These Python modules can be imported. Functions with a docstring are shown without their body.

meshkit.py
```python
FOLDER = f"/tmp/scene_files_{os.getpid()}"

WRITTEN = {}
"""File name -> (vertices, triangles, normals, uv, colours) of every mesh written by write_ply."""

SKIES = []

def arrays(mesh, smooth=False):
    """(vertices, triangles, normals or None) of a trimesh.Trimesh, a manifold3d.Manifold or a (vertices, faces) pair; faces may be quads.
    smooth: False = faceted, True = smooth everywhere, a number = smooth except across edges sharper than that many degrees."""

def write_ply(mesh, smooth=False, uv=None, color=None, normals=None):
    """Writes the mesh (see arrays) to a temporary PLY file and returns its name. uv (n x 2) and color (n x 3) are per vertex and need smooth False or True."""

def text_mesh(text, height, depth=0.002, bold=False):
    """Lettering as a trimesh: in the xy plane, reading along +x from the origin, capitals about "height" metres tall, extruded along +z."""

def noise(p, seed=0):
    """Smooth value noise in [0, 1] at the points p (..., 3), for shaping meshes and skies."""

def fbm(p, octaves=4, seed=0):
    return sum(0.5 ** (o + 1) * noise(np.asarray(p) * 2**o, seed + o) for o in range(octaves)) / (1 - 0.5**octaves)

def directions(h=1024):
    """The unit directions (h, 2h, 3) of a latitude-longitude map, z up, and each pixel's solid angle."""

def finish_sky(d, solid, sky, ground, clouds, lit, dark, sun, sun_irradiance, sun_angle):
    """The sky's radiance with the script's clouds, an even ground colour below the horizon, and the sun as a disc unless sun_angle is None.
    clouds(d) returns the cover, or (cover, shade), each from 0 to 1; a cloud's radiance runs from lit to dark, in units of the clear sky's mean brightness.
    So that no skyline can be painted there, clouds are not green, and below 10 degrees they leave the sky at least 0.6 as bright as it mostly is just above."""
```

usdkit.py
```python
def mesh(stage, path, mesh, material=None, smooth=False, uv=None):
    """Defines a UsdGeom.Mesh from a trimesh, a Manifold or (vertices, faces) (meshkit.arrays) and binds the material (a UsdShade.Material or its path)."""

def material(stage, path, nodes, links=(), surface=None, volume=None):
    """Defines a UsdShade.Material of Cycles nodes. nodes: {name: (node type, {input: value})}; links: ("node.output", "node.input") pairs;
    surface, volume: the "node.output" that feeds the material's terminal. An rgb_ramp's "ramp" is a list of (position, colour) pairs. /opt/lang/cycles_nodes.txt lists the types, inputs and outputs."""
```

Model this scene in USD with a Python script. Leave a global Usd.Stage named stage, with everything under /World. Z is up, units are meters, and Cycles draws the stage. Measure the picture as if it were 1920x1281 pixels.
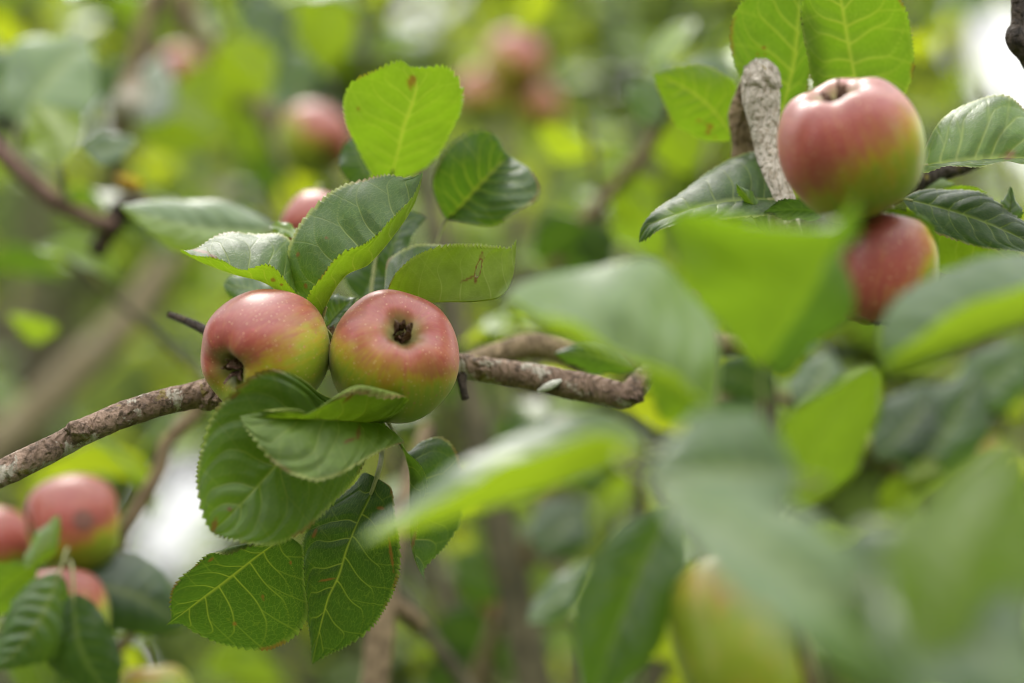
import math, re
import numpy as np
import meshkit, usdkit
from scipy.interpolate import Akima1DInterpolator
from pxr import Usd, UsdGeom, UsdLux, UsdShade, Sdf, Gf, Vt

stage = Usd.Stage.CreateInMemory()
UsdGeom.SetStageUpAxis(stage, 'Z'); UsdGeom.SetStageMetersPerUnit(stage, 1.0)
UsdGeom.Xform.Define(stage, '/World'); UsdGeom.Scope.Define(stage, '/World/Looks')
T = Sdf.ValueTypeNames

# ------------------------------------------------------------------ camera
EYE = np.array([0.0, 0.0, 1.55]); PITCH = math.radians(10.0)
FOCAL, FOCUS, FSTOP, EXPOSURE = 70.0, 0.933, 2.12, 0.96
FWD = np.array([0, math.cos(PITCH), math.sin(PITCH)]); UP = np.array([0, -math.sin(PITCH), math.cos(PITCH)]); RIGHT = np.array([1.0, 0, 0])
cam = UsdGeom.Camera.Define(stage, '/World/camera')
cam.CreateFocalLengthAttr(FOCAL); cam.CreateHorizontalApertureAttr(36.0); cam.CreateVerticalApertureAttr(24.0)
cam.CreateFStopAttr(FSTOP); cam.CreateFocusDistanceAttr(FOCUS); cam.CreateClippingRangeAttr((0.05, 2000.0)); cam.CreateExposureAttr(EXPOSURE)
m = np.eye(4); m[0, :3], m[1, :3], m[2, :3], m[3, :3] = RIGHT, UP, -FWD, EYE
cam.AddTransformOp().Set(Gf.Matrix4d(*m.ravel().tolist()))

# ------------------------------------------------------------------ sky and sun (bright overcast, the sun behind thin cloud)
SUN_EL, SUN_AZ = math.radians(60), math.radians(-20)        # azimuth from +y towards +x: high, behind the apples, a little to the left
sun_dir = np.array([math.sin(SUN_AZ) * math.cos(SUN_EL), math.cos(SUN_AZ) * math.cos(SUN_EL), math.sin(SUN_EL)])
sky_mat = usdkit.material(stage, '/World/Looks/sky_look', {
    'tc': ('texture_coordinate', {}),
    'map': ('mapping', {'scale': (1.0, 1.0, 2.2)}),
    'n': ('noise_texture', {'scale': 1.7, 'detail': 6.0, 'roughness': 0.55}),
    'cover': ('map_range', {'from_min': 0.25, 'from_max': 0.6, 'to_min': 0.82, 'to_max': 1.0, 'clamp': True}),
    'shade': ('rgb_ramp', {'ramp': [(0.25, (27.0, 27.2, 28.0)), (0.7, (37.0, 36.6, 35.8))]}),
    'nrm': ('vector_math', {'math_type': 'normalize'}), 'sep': ('separate_xyz', {}),
    'cie': ('map_range', {'from_min': 0.0, 'from_max': 1.0, 'to_min': 0.34, 'to_max': 1.0, 'clamp': True}),   # an overcast sky is about three times as bright overhead as at the skyline
    'lum': ('mix', {'mix_type': 'multiply', 'fac': 1.0}),
    'sky': ('sky_texture', {'sky_type': 'single_scattering', 'sun_disc': False, 'sun_elevation': SUN_EL, 'sun_rotation': SUN_AZ, 'altitude': 100.0}),
    'mix': ('mix', {}),
    'bg': ('background_shader', {'strength': 0.05}),
}, [('tc.generated', 'map.vector'), ('map.vector', 'n.vector'), ('n.fac', 'cover.value'), ('n.fac', 'shade.fac'), ('cover.result', 'mix.fac'),
    ('tc.generated', 'nrm.vector1'), ('nrm.vector', 'sep.vector'), ('sep.z', 'cie.value'), ('shade.color', 'lum.color1'), ('cie.result', 'lum.color2'), ('sky.color', 'mix.color1'), ('lum.color', 'mix.color2'), ('mix.color', 'bg.color')], surface='bg.background')
dome = UsdLux.DomeLight.Define(stage, '/World/sky')
UsdShade.MaterialBindingAPI.Apply(dome.GetPrim()).Bind(sky_mat)
sun = UsdLux.DistantLight.Define(stage, '/World/sun')
sun.CreateNormalizeAttr(True) if hasattr(sun, 'CreateNormalizeAttr') else sun.GetPrim().CreateAttribute('inputs:normalize', T.Bool).Set(True)
sun.CreateIntensityAttr(0.4); sun.CreateAngleAttr(22.0); sun.CreateColorAttr(Gf.Vec3f(1.0, 0.96, 0.88))
z = sun_dir; x = np.cross([0, 0, 1.0], z); x /= np.linalg.norm(x); y = np.cross(z, x)
ms = np.eye(4); ms[0, :3], ms[1, :3], ms[2, :3], ms[3, :3] = x, y, z, z * 20
sun.AddTransformOp().Set(Gf.Matrix4d(*ms.ravel().tolist()))

# ------------------------------------------------------------------ placing
FPX = 1920 * FOCAL / 36.0
def at(px, py, d):                                     # a point of the place, d metres in front of the lens plane
    return EYE + RIGHT * ((px - 960) / FPX * d) - UP * ((py - 640.5) / FPX * d) + FWD * d
def P(p):                                              # (px, py, cm behind the plane of the two sharp apples)
    return at(p[0], p[1], FOCUS + p[2] / 100.0)
def project(w):
    q = np.asarray(w) - EYE; d = q @ FWD
    return np.stack([960 + q @ RIGHT / d * FPX, 640.5 - q @ UP / d * FPX, d], -1)

names = {}
def numbered(path):
    names[path] = names.get(path, -1) + 1
    return path if names[path] == 0 else f'{path}_{names[path]:03d}'
def keys(prim, label=None, category=None, group=None, kind=None):
    for k, v in (('label', label), ('category', category), ('group', group), ('kind', kind)):
        if v: prim.SetCustomDataByKey(k, v)
    return prim
class Thing:
    """An Xform at the thing's base; its parts hang below it."""
    def __init__(s, name, label, category, loc, group=None, kind=None):
        s.path = numbered('/World/' + name); s.loc = np.asarray(loc, float)
        s.x = UsdGeom.Xform.Define(stage, s.path); s.x.AddTranslateOp().Set(Gf.Vec3d(*s.loc.tolist()))
        keys(s.x.GetPrim(), label, category, group, kind)
    def part(s, name, mesh, mat, under=None, smooth=True, label=None, data=None, uv=None, kind=None, stain=None):
        path = numbered((under or s.path) + '/' + name)
        v, f = (mesh.vertices, mesh.faces) if hasattr(mesh, 'vertices') else mesh
        me = usdkit.mesh(stage, path, (np.asarray(v) - s.loc, f), mat, smooth=smooth, uv=uv)
        if data is not None:
            UsdGeom.PrimvarsAPI(me).CreatePrimvar('leafdata', T.Color3fArray, 'vertex').Set(Vt.Vec3fArray.FromNumpy(np.asarray(data, np.float32)))
        if stain is not None:
            UsdGeom.PrimvarsAPI(me).CreatePrimvar('stain', T.Color3fArray, 'vertex').Set(Vt.Vec3fArray.FromNumpy(np.repeat(np.asarray(stain, np.float32)[:, None], 3, 1)))
        keys(me.GetPrim(), label, kind=kind)
        return path

def join(parts):
    vs, fs, n = [], [], 0
    for v, f in parts:
        vs.append(v); fs.append(np.asarray(f) + n); n += len(v)
    return np.vstack(vs), np.vstack(fs)
def spline(pts, n, u=None):
    p = np.asarray(pts, float)
    keep = np.r_[True, np.linalg.norm(np.diff(p, axis=0), axis=1) > 1e-7]; p = p[keep]
    c = np.r_[0, np.cumsum(np.linalg.norm(np.diff(p, axis=0), axis=1))]; c /= c[-1]
    if u is None: u = np.linspace(0, 1, n)
    if len(p) == 2: return p[0] + (p[1] - p[0]) * u[:, None]
    s = Akima1DInterpolator(c, p)
    d = s(np.linspace(0, 1, 400)); l = np.r_[0, np.cumsum(np.linalg.norm(np.diff(d, axis=0), axis=1))]; l /= l[-1]
    return s(np.interp(u, l, np.linspace(0, 1, 400)))
def grid_faces(nu, nv, wrap=False):
    i, j = np.meshgrid(np.arange(nu - 1), np.arange(nv if wrap else nv - 1), indexing='ij')
    a = i * nv + j; b = i * nv + (j + 1) % nv; c = (i + 1) * nv + (j + 1) % nv; d = (i + 1) * nv + j
    a, b, c, d = (q.ravel() for q in (a, b, c, d))
    return np.vstack([np.stack([a, b, c], 1), np.stack([a, c, d], 1)])
def tube(pts, radii, n=40, sides=16, rough=0.0, scale=60.0, seed=0, caps=True, fine=0.0):
    p = spline(pts, n); r = np.interp(np.linspace(0, 1, n), np.linspace(0, 1, len(radii)), radii)
    t = np.gradient(p, axis=0); t /= np.linalg.norm(t, axis=1, keepdims=True) + 1e-12
    a = np.zeros_like(p); ref = np.array([0, 0, 1.0]) if abs(t[0, 2]) < 0.9 else np.array([1.0, 0, 0])
    for i in range(n):
        q = ref - t[i] * (ref @ t[i]); a[i] = q / np.linalg.norm(q); ref = a[i]
    b = np.cross(t, a); ang = np.arange(sides) * 2 * np.pi / sides
    dirs = np.cos(ang)[None, :, None] * a[:, None] + np.sin(ang)[None, :, None] * b[:, None]
    rr = np.broadcast_to(r[:, None], (n, sides)).copy()
    if rough:
        q = p[:, None] + r[:, None, None] * dirs
        rr = rr * (1 + rough * 2 * (meshkit.fbm(q * scale + 7.3 * seed, 4, seed) - 0.5))
        if fine: rr = rr * (1 + fine * 2 * (meshkit.fbm(q * scale * 6, 3, seed + 5) - 0.5))
    v = p[:, None] + rr[..., None] * dirs
    v = v.reshape(-1, 3); f = grid_faces(n, sides, True)
    if caps:
        m_ = len(v); v = np.vstack([v, p[0] - t[0] * r[0] * 0.4, p[-1] + t[-1] * r[-1] * 0.4])
        k = np.arange(sides); e = (n - 1) * sides
        f = np.vstack([f, np.stack([np.full(sides, m_), (k + 1) % sides, k], 1), np.stack([np.full(sides, m_ + 1), e + k, e + (k + 1) % sides], 1)])
    return v, f

# ------------------------------------------------------------------ materials
def leaf_material(name, hue=0):
    return usdkit.material(stage, '/World/Looks/' + name, {
        'a': ('attribute', {'attribute': 'leafdata'}), 's': ('separate_color', {}),
        'g': ('geometry', {}), 'uv': ('uvmap', {'attribute': 'st'}),
        'm': ('mapping', {'scale': (26.0, 34.0, 1.0)}),
        'wob': ('noise_texture', {'scale': 9.0, 'detail': 2.0}), 'wa': ('vector_math', {'math_type': 'multiply_add', 'vector2': (1.1, 1.1, 0), 'vector3': (0, 0, 0)}),
        'wadd': ('vector_math', {'math_type': 'add'}),
        'net': ('voronoi_texture', {'feature': 'distance_to_edge', 'scale': 1.0}),
        'line': ('map_range', {'from_min': 0.012, 'from_max': 0.055, 'to_min': 1.0, 'to_max': 0.0, 'clamp': True}),
        'm2': ('mapping', {'scale': (75.0, 95.0, 1.0)}),
        'net2': ('voronoi_texture', {'feature': 'distance_to_edge', 'scale': 1.0}),
        'line2': ('map_range', {'from_min': 0.015, 'from_max': 0.09, 'to_min': 0.13, 'to_max': 0.0, 'clamp': True}),
        'lsc': ('math', {'math_type': 'multiply', 'value2': 0.26}),
        'lmax': ('math', {'math_type': 'maximum'}), 'veins': ('math', {'math_type': 'maximum'}),
        'nz': ('noise_texture', {'scale': 90.0, 'detail': 4.0, 'roughness': 0.6}),
        'mott': ('map_range', {'from_min': 0.3, 'from_max': 0.7, 'to_min': 0.72, 'to_max': 1.28}),
        'top': ('rgb_ramp', {'ramp': [(0, (0.0087, 0.0223, 0.0056)), (0.3, (0.0161, 0.0372, 0.0062)), (0.5, (0.0322, 0.0632, 0.0087)), (1, (0.0806, 0.1178, 0.0099))]}),
        'bot': ('rgb_ramp', {'ramp': [(0, (0.0527, 0.0837, 0.0248)), (0.5, (0.0868, 0.1209, 0.0223)), (1, (0.1240, 0.1581, 0.0211))]}),
        'vt': ('rgb_ramp', {'ramp': [(0, (0.1054, 0.1426, 0.0341)), (1, (0.2356, 0.2666, 0.0620))]}),
        'topv': ('mix', {}), 'botv': ('mix', {'color2': (0.22, 0.26, 0.08)}),
        'side': ('mix', {}), 'mul': ('mix', {'mix_type': 'multiply', 'fac': 1.0}),
        'edge': ('mix', {'color2': (0.24, 0.25, 0.07)}),
        'spn': ('noise_texture', {'scale': 55.0, 'detail': 3.0, 'roughness': 0.55}),
        'spm': ('map_range', {'from_min': 0.725, 'from_max': 0.755, 'to_min': 0.0, 'to_max': 0.85, 'clamp': True}),
        'spot': ('mix', {'color2': (0.10, 0.045, 0.012)}), 'sta': ('attribute', {'attribute': 'stain'}), 'stm': ('math', {'math_type': 'maximum'}),
        'emn': ('noise_texture', {'scale': 38.0, 'detail': 3.0}), 'emm': ('map_range', {'from_min': 0.56, 'from_max': 0.62, 'to_min': 0.0, 'to_max': 0.9, 'clamp': True}), 'emx': ('math', {'math_type': 'multiply'}), 'stn': ('math', {'math_type': 'maximum'}),
        'trc': ('rgb_ramp', {'ramp': [(0, (0.0123, 0.0338, 0.0020)), (0.3, (0.0350, 0.0810, 0.0030)), (0.5, (0.0665, 0.1305, 0.0035)), (1, (0.1260, 0.1980, 0.0040))]}),
        'trv': ('mix', {'mix_type': 'mix', 'color2': (0.15, 0.18, 0.012)}), 'trs': ('mix', {'color2': (0.08, 0.03, 0.005)}),
        'half': ('math', {'math_type': 'multiply', 'value2': 0.64}),
        'rough': ('map_range', {'from_min': 0, 'from_max': 1, 'to_min': 0.40, 'to_max': 0.68}),
        'spec': ('map_range', {'from_min': 0, 'from_max': 1, 'to_min': 0.30, 'to_max': 0.2}),
        'hgt': ('math', {'math_type': 'multiply', 'value2': -1.0}),
        'b': ('bump', {'strength': 0.5, 'distance': 0.0005}),
        'p': ('principled_bsdf', {'sheen_weight': 0.0}), 't': ('translucent_bsdf', {}), 'mixc': ('add_closure', {}),
    }, [('a.color', 's.color'), ('uv.UV', 'm.vector'), ('uv.UV', 'wob.vector'), ('wob.color', 'wa.vector1'), ('m.vector', 'wadd.vector1'), ('wa.vector', 'wadd.vector2'),
        ('wadd.vector', 'net.vector'), ('net.distance', 'line.value'), ('uv.UV', 'm2.vector'), ('m2.vector', 'net2.vector'), ('net2.distance', 'line2.value'),
        ('line.result', 'lsc.value1'), ('lsc.value', 'lmax.value1'), ('line2.result', 'lmax.value2'), ('lmax.value', 'veins.value1'), ('s.r', 'veins.value2'),
        ('g.position', 'nz.vector'), ('nz.fac', 'mott.value'),
        ('s.b', 'top.fac'), ('s.b', 'bot.fac'), ('s.b', 'vt.fac'), ('s.b', 'trc.fac'),
        ('veins.value', 'half.value1'), ('half.value', 'topv.fac'), ('top.color', 'topv.color1'), ('vt.color', 'topv.color2'),
        ('half.value', 'botv.fac'), ('bot.color', 'botv.color1'),
        ('g.backfacing', 'side.fac'), ('topv.color', 'side.color1'), ('botv.color', 'side.color2'),
        ('side.color', 'mul.color1'), ('mott.result', 'mul.color2'), ('s.g', 'edge.fac'), ('mul.color', 'edge.color1'),
        ('g.position', 'spn.vector'), ('spn.fac', 'spm.value'), ('spm.result', 'stm.value1'), ('sta.fac', 'stm.value2'), ('g.position', 'emn.vector'), ('emn.fac', 'emm.value'), ('emm.result', 'emx.value1'), ('s.g', 'emx.value2'), ('stm.value', 'stn.value1'), ('emx.value', 'stn.value2'), ('stn.value', 'spot.fac'), ('edge.color', 'spot.color1'), ('spot.color', 'p.base_color'),
        ('half.value', 'trv.fac'), ('trc.color', 'trv.color1'), ('stn.value', 'trs.fac'), ('trv.color', 'trs.color1'), ('trs.color', 't.color'),
        ('g.backfacing', 'rough.value'), ('rough.result', 'p.roughness'), ('g.backfacing', 'spec.value'), ('spec.result', 'p.specular_ior_level'),
        ('veins.value', 'hgt.value1'), ('hgt.value', 'b.height'), ('b.normal', 'p.normal'),
        ('p.BSDF', 'mixc.closure1'), ('t.BSDF', 'mixc.closure2')], surface='mixc.closure')
LEAF = leaf_material('leaf')

def plain_leaf(name, top, bot, tr, fac=0.46, vary=0.75, spec=0.5):
    """Leaves too far off for their veins: two-sided, with tone from the mesh."""
    return usdkit.material(stage, '/World/Looks/' + name, {
        'a': ('attribute', {'attribute': 'leafdata'}), 's': ('separate_color', {}), 'g': ('geometry', {}),
        'oi': ('object_info', {}), 'isl': ('math', {'math_type': 'multiply_add', 'value2': vary, 'value3': -0.4 * vary}), 'tone': ('math', {'math_type': 'add', 'use_clamp': True}),
        'top': ('rgb_ramp', {'ramp': top}), 'bot': ('rgb_ramp', {'ramp': bot}), 'tr': ('rgb_ramp', {'ramp': tr}), 'side': ('mix', {}),
        'vm': ('mix', {'color2': (0.16, 0.19, 0.05)}), 'vf': ('math', {'math_type': 'multiply', 'value2': 0.6}),
        'p': ('principled_bsdf', {'roughness': 0.42, 'specular_ior_level': spec}), 't': ('translucent_bsdf', {}), 'm': ('add_closure', {}),
    }, [('a.color', 's.color'), ('oi.random', 'isl.value1'), ('isl.value', 'tone.value1'), ('s.b', 'tone.value2'), ('tone.value', 'top.fac'), ('tone.value', 'bot.fac'), ('tone.value', 'tr.fac'),
        ('g.backfacing', 'side.fac'), ('top.color', 'side.color1'), ('bot.color', 'side.color2'), ('s.r', 'vf.value1'), ('vf.value', 'vm.fac'), ('side.color', 'vm.color1'), ('vm.color', 'p.base_color'),
        ('tr.color', 't.color'), ('p.BSDF', 'm.closure1'), ('t.BSDF', 'm.closure2')], surface='m.closure')
FARLEAF = plain_leaf('far_leaf', [(0, (0.0151, 0.0359, 0.0074)), (0.5, (0.0435, 0.0844, 0.0119)), (1, (0.0974, 0.1445, 0.0179))],
                     [(0, (0.0496, 0.0806, 0.0223)), (0.5, (0.0837, 0.1147, 0.0236)), (1, (0.1302, 0.1581, 0.0236))],
                     [(0, (0.0441, 0.0847, 0.0043)), (0.5, (0.1321, 0.1952, 0.0058)), (1, (0.2517, 0.2928, 0.0072))])

SOFTLEAF = plain_leaf('soft_leaf', [(0, (0.0083, 0.0241, 0.0056)), (0.3, (0.0153, 0.0402, 0.0062)), (0.5, (0.0306, 0.0683, 0.0087)), (1, (0.0766, 0.1272, 0.0099))],
                      [(0, (0.0527, 0.0837, 0.0248)), (0.5, (0.0868, 0.1209, 0.0223)), (1, (0.1240, 0.1581, 0.0211))],
                      [(0, (0.0135, 0.0328, 0.0020)), (0.3, (0.0385, 0.0786, 0.0030)), (0.5, (0.0732, 0.1266, 0.0035)), (1, (0.1386, 0.1921, 0.0040))], 0.46, 0.02, 0.65)

def simple(name, stops, scale=200.0, rough=0.6, bump=0.0004, detail=4.0, spec=0.4):
    return usdkit.material(stage, '/World/Looks/' + name, {
        'g': ('texture_coordinate', {}), 'n': ('noise_texture', {'scale': scale, 'detail': detail, 'roughness': 0.6}), 'r': ('rgb_ramp', {'ramp': stops}),
        'b': ('bump', {'strength': 0.6, 'distance': bump}), 'p': ('principled_bsdf', {'roughness': rough, 'specular_ior_level': spec})},
        [('g.object', 'n.vector'), ('n.fac', 'r.fac'), ('r.color', 'p.base_color'), ('n.fac', 'b.height'), ('b.normal', 'p.normal')], surface='p.BSDF')
PETIOLE = simple('petiole', [(0.3, (0.16, 0.19, 0.06)), (0.7, (0.26, 0.26, 0.10))], 400.0, 0.55)
STALK = simple('stalk', [(0.3, (0.10, 0.12, 0.04)), (0.7, (0.20, 0.17, 0.07))], 400.0, 0.6)
SEPAL = simple('sepal', [(0.3, (0.05, 0.024, 0.016)), (0.5, (0.13, 0.065, 0.042)), (0.7, (0.30, 0.21, 0.15))], 500.0, 0.8, 0.0008)
MOSS = simple('moss', [(0.3, (0.22, 0.13, 0.01)), (0.7, (0.48, 0.29, 0.02))], 300.0, 0.9, 0.001)
CHALK = simple('pale_lichen', [(0.3, (0.42, 0.42, 0.36)), (0.7, (0.62, 0.61, 0.54))], 600.0, 0.9, 0.0006)
ROT = simple('bruise', [(0.3, (0.10, 0.035, 0.03)), (0.7, (0.22, 0.10, 0.07))], 500.0, 0.6)

def bark_material(name, base, pale, dark, lichen, lich=0.62, scale=1.0):
    """Bark: streaky base, dark pits, ring-like lenticels and flat pale lichen."""
    return usdkit.material(stage, '/World/Looks/' + name, {
        'tc': ('texture_coordinate', {}),
        'n1': ('noise_texture', {'scale': 90.0 * scale, 'detail': 5.0, 'roughness': 0.65}), 'r1': ('rgb_ramp', {'ramp': [(0.32, base), (0.62, pale)]}),
        'n2': ('noise_texture', {'scale': 260.0 * scale, 'detail': 4.0, 'roughness': 0.7}), 'd': ('map_range', {'from_min': 0.50, 'from_max': 0.60, 'to_min': 0.0, 'to_max': 0.6, 'clamp': True}), 'md': ('mix', {'color2': dark}),
        'n3': ('noise_texture', {'scale': 55.0 * scale, 'detail': 7.0, 'roughness': 0.72}), 'l': ('map_range', {'from_min': lich, 'from_max': lich + 0.04, 'to_min': 0.0, 'to_max': 0.9, 'clamp': True}), 'ml': ('mix', {'color2': lichen}),
        'n4': ('noise_texture', {'scale': 120.0 * scale, 'detail': 3.0}), 'y': ('map_range', {'from_min': 0.64, 'from_max': 0.70, 'to_min': 0.0, 'to_max': 0.7, 'clamp': True}), 'my': ('mix', {'color2': (0.20, 0.16, 0.03)}),
        'h0': ('math', {'math_type': 'add'}), 'h': ('math', {'math_type': 'multiply_add', 'value2': 0.9}), 'wv': ('wave_texture', {'wave_type': 'bands', 'bands_direction': 'x', 'scale': 70.0, 'distortion': 9.0, 'detail': 3.0, 'detail_scale': 1.5}),
        'b': ('bump', {'strength': 0.9, 'distance': 0.0012}), 'p': ('principled_bsdf', {'roughness': 0.82, 'specular_ior_level': 0.25}),
    }, [('tc.object', 'n1.vector'), ('tc.object', 'n2.vector'), ('tc.object', 'n3.vector'), ('tc.object', 'n4.vector'), ('n1.fac', 'r1.fac'), ('n2.fac', 'd.value'), ('d.result', 'md.fac'), ('r1.color', 'md.color1'),
        ('n3.fac', 'l.value'), ('l.result', 'ml.fac'), ('md.color', 'ml.color1'), ('n4.fac', 'y.value'), ('y.result', 'my.fac'), ('ml.color', 'my.color1'), ('my.color', 'p.base_color'),
        ('n1.fac', 'h0.value1'), ('n2.fac', 'h0.value2'), ('tc.object', 'wv.vector'), ('wv.fac', 'h.value1'), ('h0.value', 'h.value3'), ('h.value', 'b.height'), ('b.normal', 'p.normal')], surface='p.BSDF')
BARK = bark_material('bark', (0.125, 0.080, 0.055), (0.30, 0.205, 0.150), (0.030, 0.023, 0.016), (0.44, 0.40, 0.33), 0.545)
BARK_GREY = bark_material('grey_bark', (0.36, 0.31, 0.25), (0.55, 0.49, 0.42), (0.22, 0.17, 0.11), (0.52, 0.50, 0.43), 0.58)
BARK_TAN = bark_material('tan_bark', (0.15, 0.105, 0.06), (0.30, 0.22, 0.13), (0.06, 0.04, 0.02), (0.33, 0.29, 0.20), 0.64, 0.5)
BARK_LIMB = bark_material('limb_bark', (0.17, 0.135, 0.08), (0.33, 0.27, 0.165), (0.08, 0.06, 0.035), (0.36, 0.33, 0.24), 0.62, 0.5)
BARK_RED = bark_material('reddish_bark', (0.14, 0.075, 0.065), (0.26, 0.16, 0.13), (0.07, 0.04, 0.03), (0.30, 0.24, 0.18), 0.68)
BARK_TRUNK = bark_material('trunk_bark', (0.06, 0.055, 0.03), (0.14, 0.12, 0.07), (0.03, 0.026, 0.016), (0.20, 0.19, 0.12), 0.66, 0.4)
BARK_DARK = bark_material('dark_bark', (0.028, 0.022, 0.018), (0.08, 0.06, 0.045), (0.012, 0.010, 0.008), (0.18, 0.16, 0.12), 0.68)

SKIN = usdkit.material(stage, '/World/Looks/apple_skin', {
    'a': ('attribute', {'attribute': 'leafdata'}), 's': ('separate_color', {}), 'tc': ('texture_coordinate', {}), 'uv': ('uvmap', {'attribute': 'st'}),
    'm': ('mapping', {'scale': (70.0, 5.0, 1.0)}), 'st': ('noise_texture', {'scale': 1.0, 'detail': 3.0, 'roughness': 0.6}),
    'sm': ('map_range', {'from_min': 0.25, 'from_max': 0.75, 'to_min': -0.19, 'to_max': 0.19}),
    'n': ('noise_texture', {'scale': 130.0, 'detail': 4.0, 'roughness': 0.6}), 'nm': ('map_range', {'from_min': 0.25, 'from_max': 0.75, 'to_min': -0.12, 'to_max': 0.12}),
    'b1': ('math', {'math_type': 'add'}), 'b2': ('math', {'math_type': 'add', 'use_clamp': True}),
    'r': ('rgb_ramp', {'ramp': [(0.0, (0.185, 0.240, 0.008)), (0.22, (0.265, 0.245, 0.008)), (0.42, (0.30, 0.180, 0.014)), (0.62, (0.275, 0.110, 0.030)), (0.82, (0.275, 0.074, 0.036)), (1.0, (0.245, 0.044, 0.034))]}),
    'v': ('voronoi_texture', {'scale': 420.0, 'feature': 'f1'}), 'dm': ('map_range', {'from_min': 0.10, 'from_max': 0.20, 'to_min': 0.6, 'to_max': 0.0, 'clamp': True}), 'dots': ('mix', {'color2': (0.55, 0.36, 0.20)}),
    'v2': ('voronoi_texture', {'scale': 170.0, 'feature': 'f1'}), 'dm2': ('map_range', {'from_min': 0.07, 'from_max': 0.13, 'to_min': 0.45, 'to_max': 0.0, 'clamp': True}), 'dots2': ('mix', {'color2': (0.42, 0.06, 0.09)}),
    'run': ('noise_texture', {'scale': 60.0, 'detail': 6.0, 'roughness': 0.65}), 'rum': ('map_range', {'from_min': 0.64, 'from_max': 0.72, 'to_min': 0.0, 'to_max': 0.55, 'clamp': True}), 'russet': ('mix', {'color2': (0.20, 0.13, 0.05)}),
    'fz': ('mapping', {'scale': (420.0, 34.0, 1.0)}), 'fn': ('noise_texture', {'scale': 1.0, 'detail': 2.0}), 'fm': ('map_range', {'from_min': 0.54, 'from_max': 0.72, 'to_min': 0.0, 'to_max': 0.22, 'clamp': True}), 'fuzz': ('mix', {'color2': (0.42, 0.29, 0.16)}),
    'cal': ('mix', {'color2': (0.20, 0.23, 0.07)}), 'stem': ('mix', {'color2': (0.25, 0.30, 0.05)}),
    'bu': ('bump', {'strength': 0.15, 'distance': 0.0004}),
    'p': ('principled_bsdf', {'roughness': 0.42, 'specular_ior_level': 0.5, 'subsurface_weight': 0.12, 'subsurface_radius': (1.0, 0.6, 0.2), 'subsurface_scale': 0.003, 'coat_weight': 0.2, 'coat_roughness': 0.3, 'sheen_weight': 0.04, 'sheen_roughness': 0.4}),
}, [('a.color', 's.color'), ('uv.UV', 'm.vector'), ('m.vector', 'st.vector'), ('st.fac', 'sm.value'), ('tc.object', 'n.vector'), ('n.fac', 'nm.value'), ('s.r', 'b1.value1'), ('sm.result', 'b1.value2'), ('b1.value', 'b2.value1'), ('nm.result', 'b2.value2'),
    ('b2.value', 'r.fac'), ('tc.object', 'v.vector'), ('v.distance', 'dm.value'), ('dm.result', 'dots.fac'), ('r.color', 'dots.color1'), ('tc.object', 'v2.vector'), ('v2.distance', 'dm2.value'), ('dm2.result', 'dots2.fac'), ('dots.color', 'dots2.color1'),
    ('uv.UV', 'fz.vector'), ('fz.vector', 'fn.vector'), ('fn.fac', 'fm.value'), ('fm.result', 'fuzz.fac'), ('tc.object', 'run.vector'), ('run.fac', 'rum.value'), ('rum.result', 'russet.fac'), ('dots2.color', 'russet.color1'), ('russet.color', 'fuzz.color1'), ('s.g', 'cal.fac'), ('fuzz.color', 'cal.color1'), ('cal.color', 'p.base_color'), ('n.fac', 'bu.height'), ('bu.normal', 'p.normal')], surface='p.BSDF')

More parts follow.
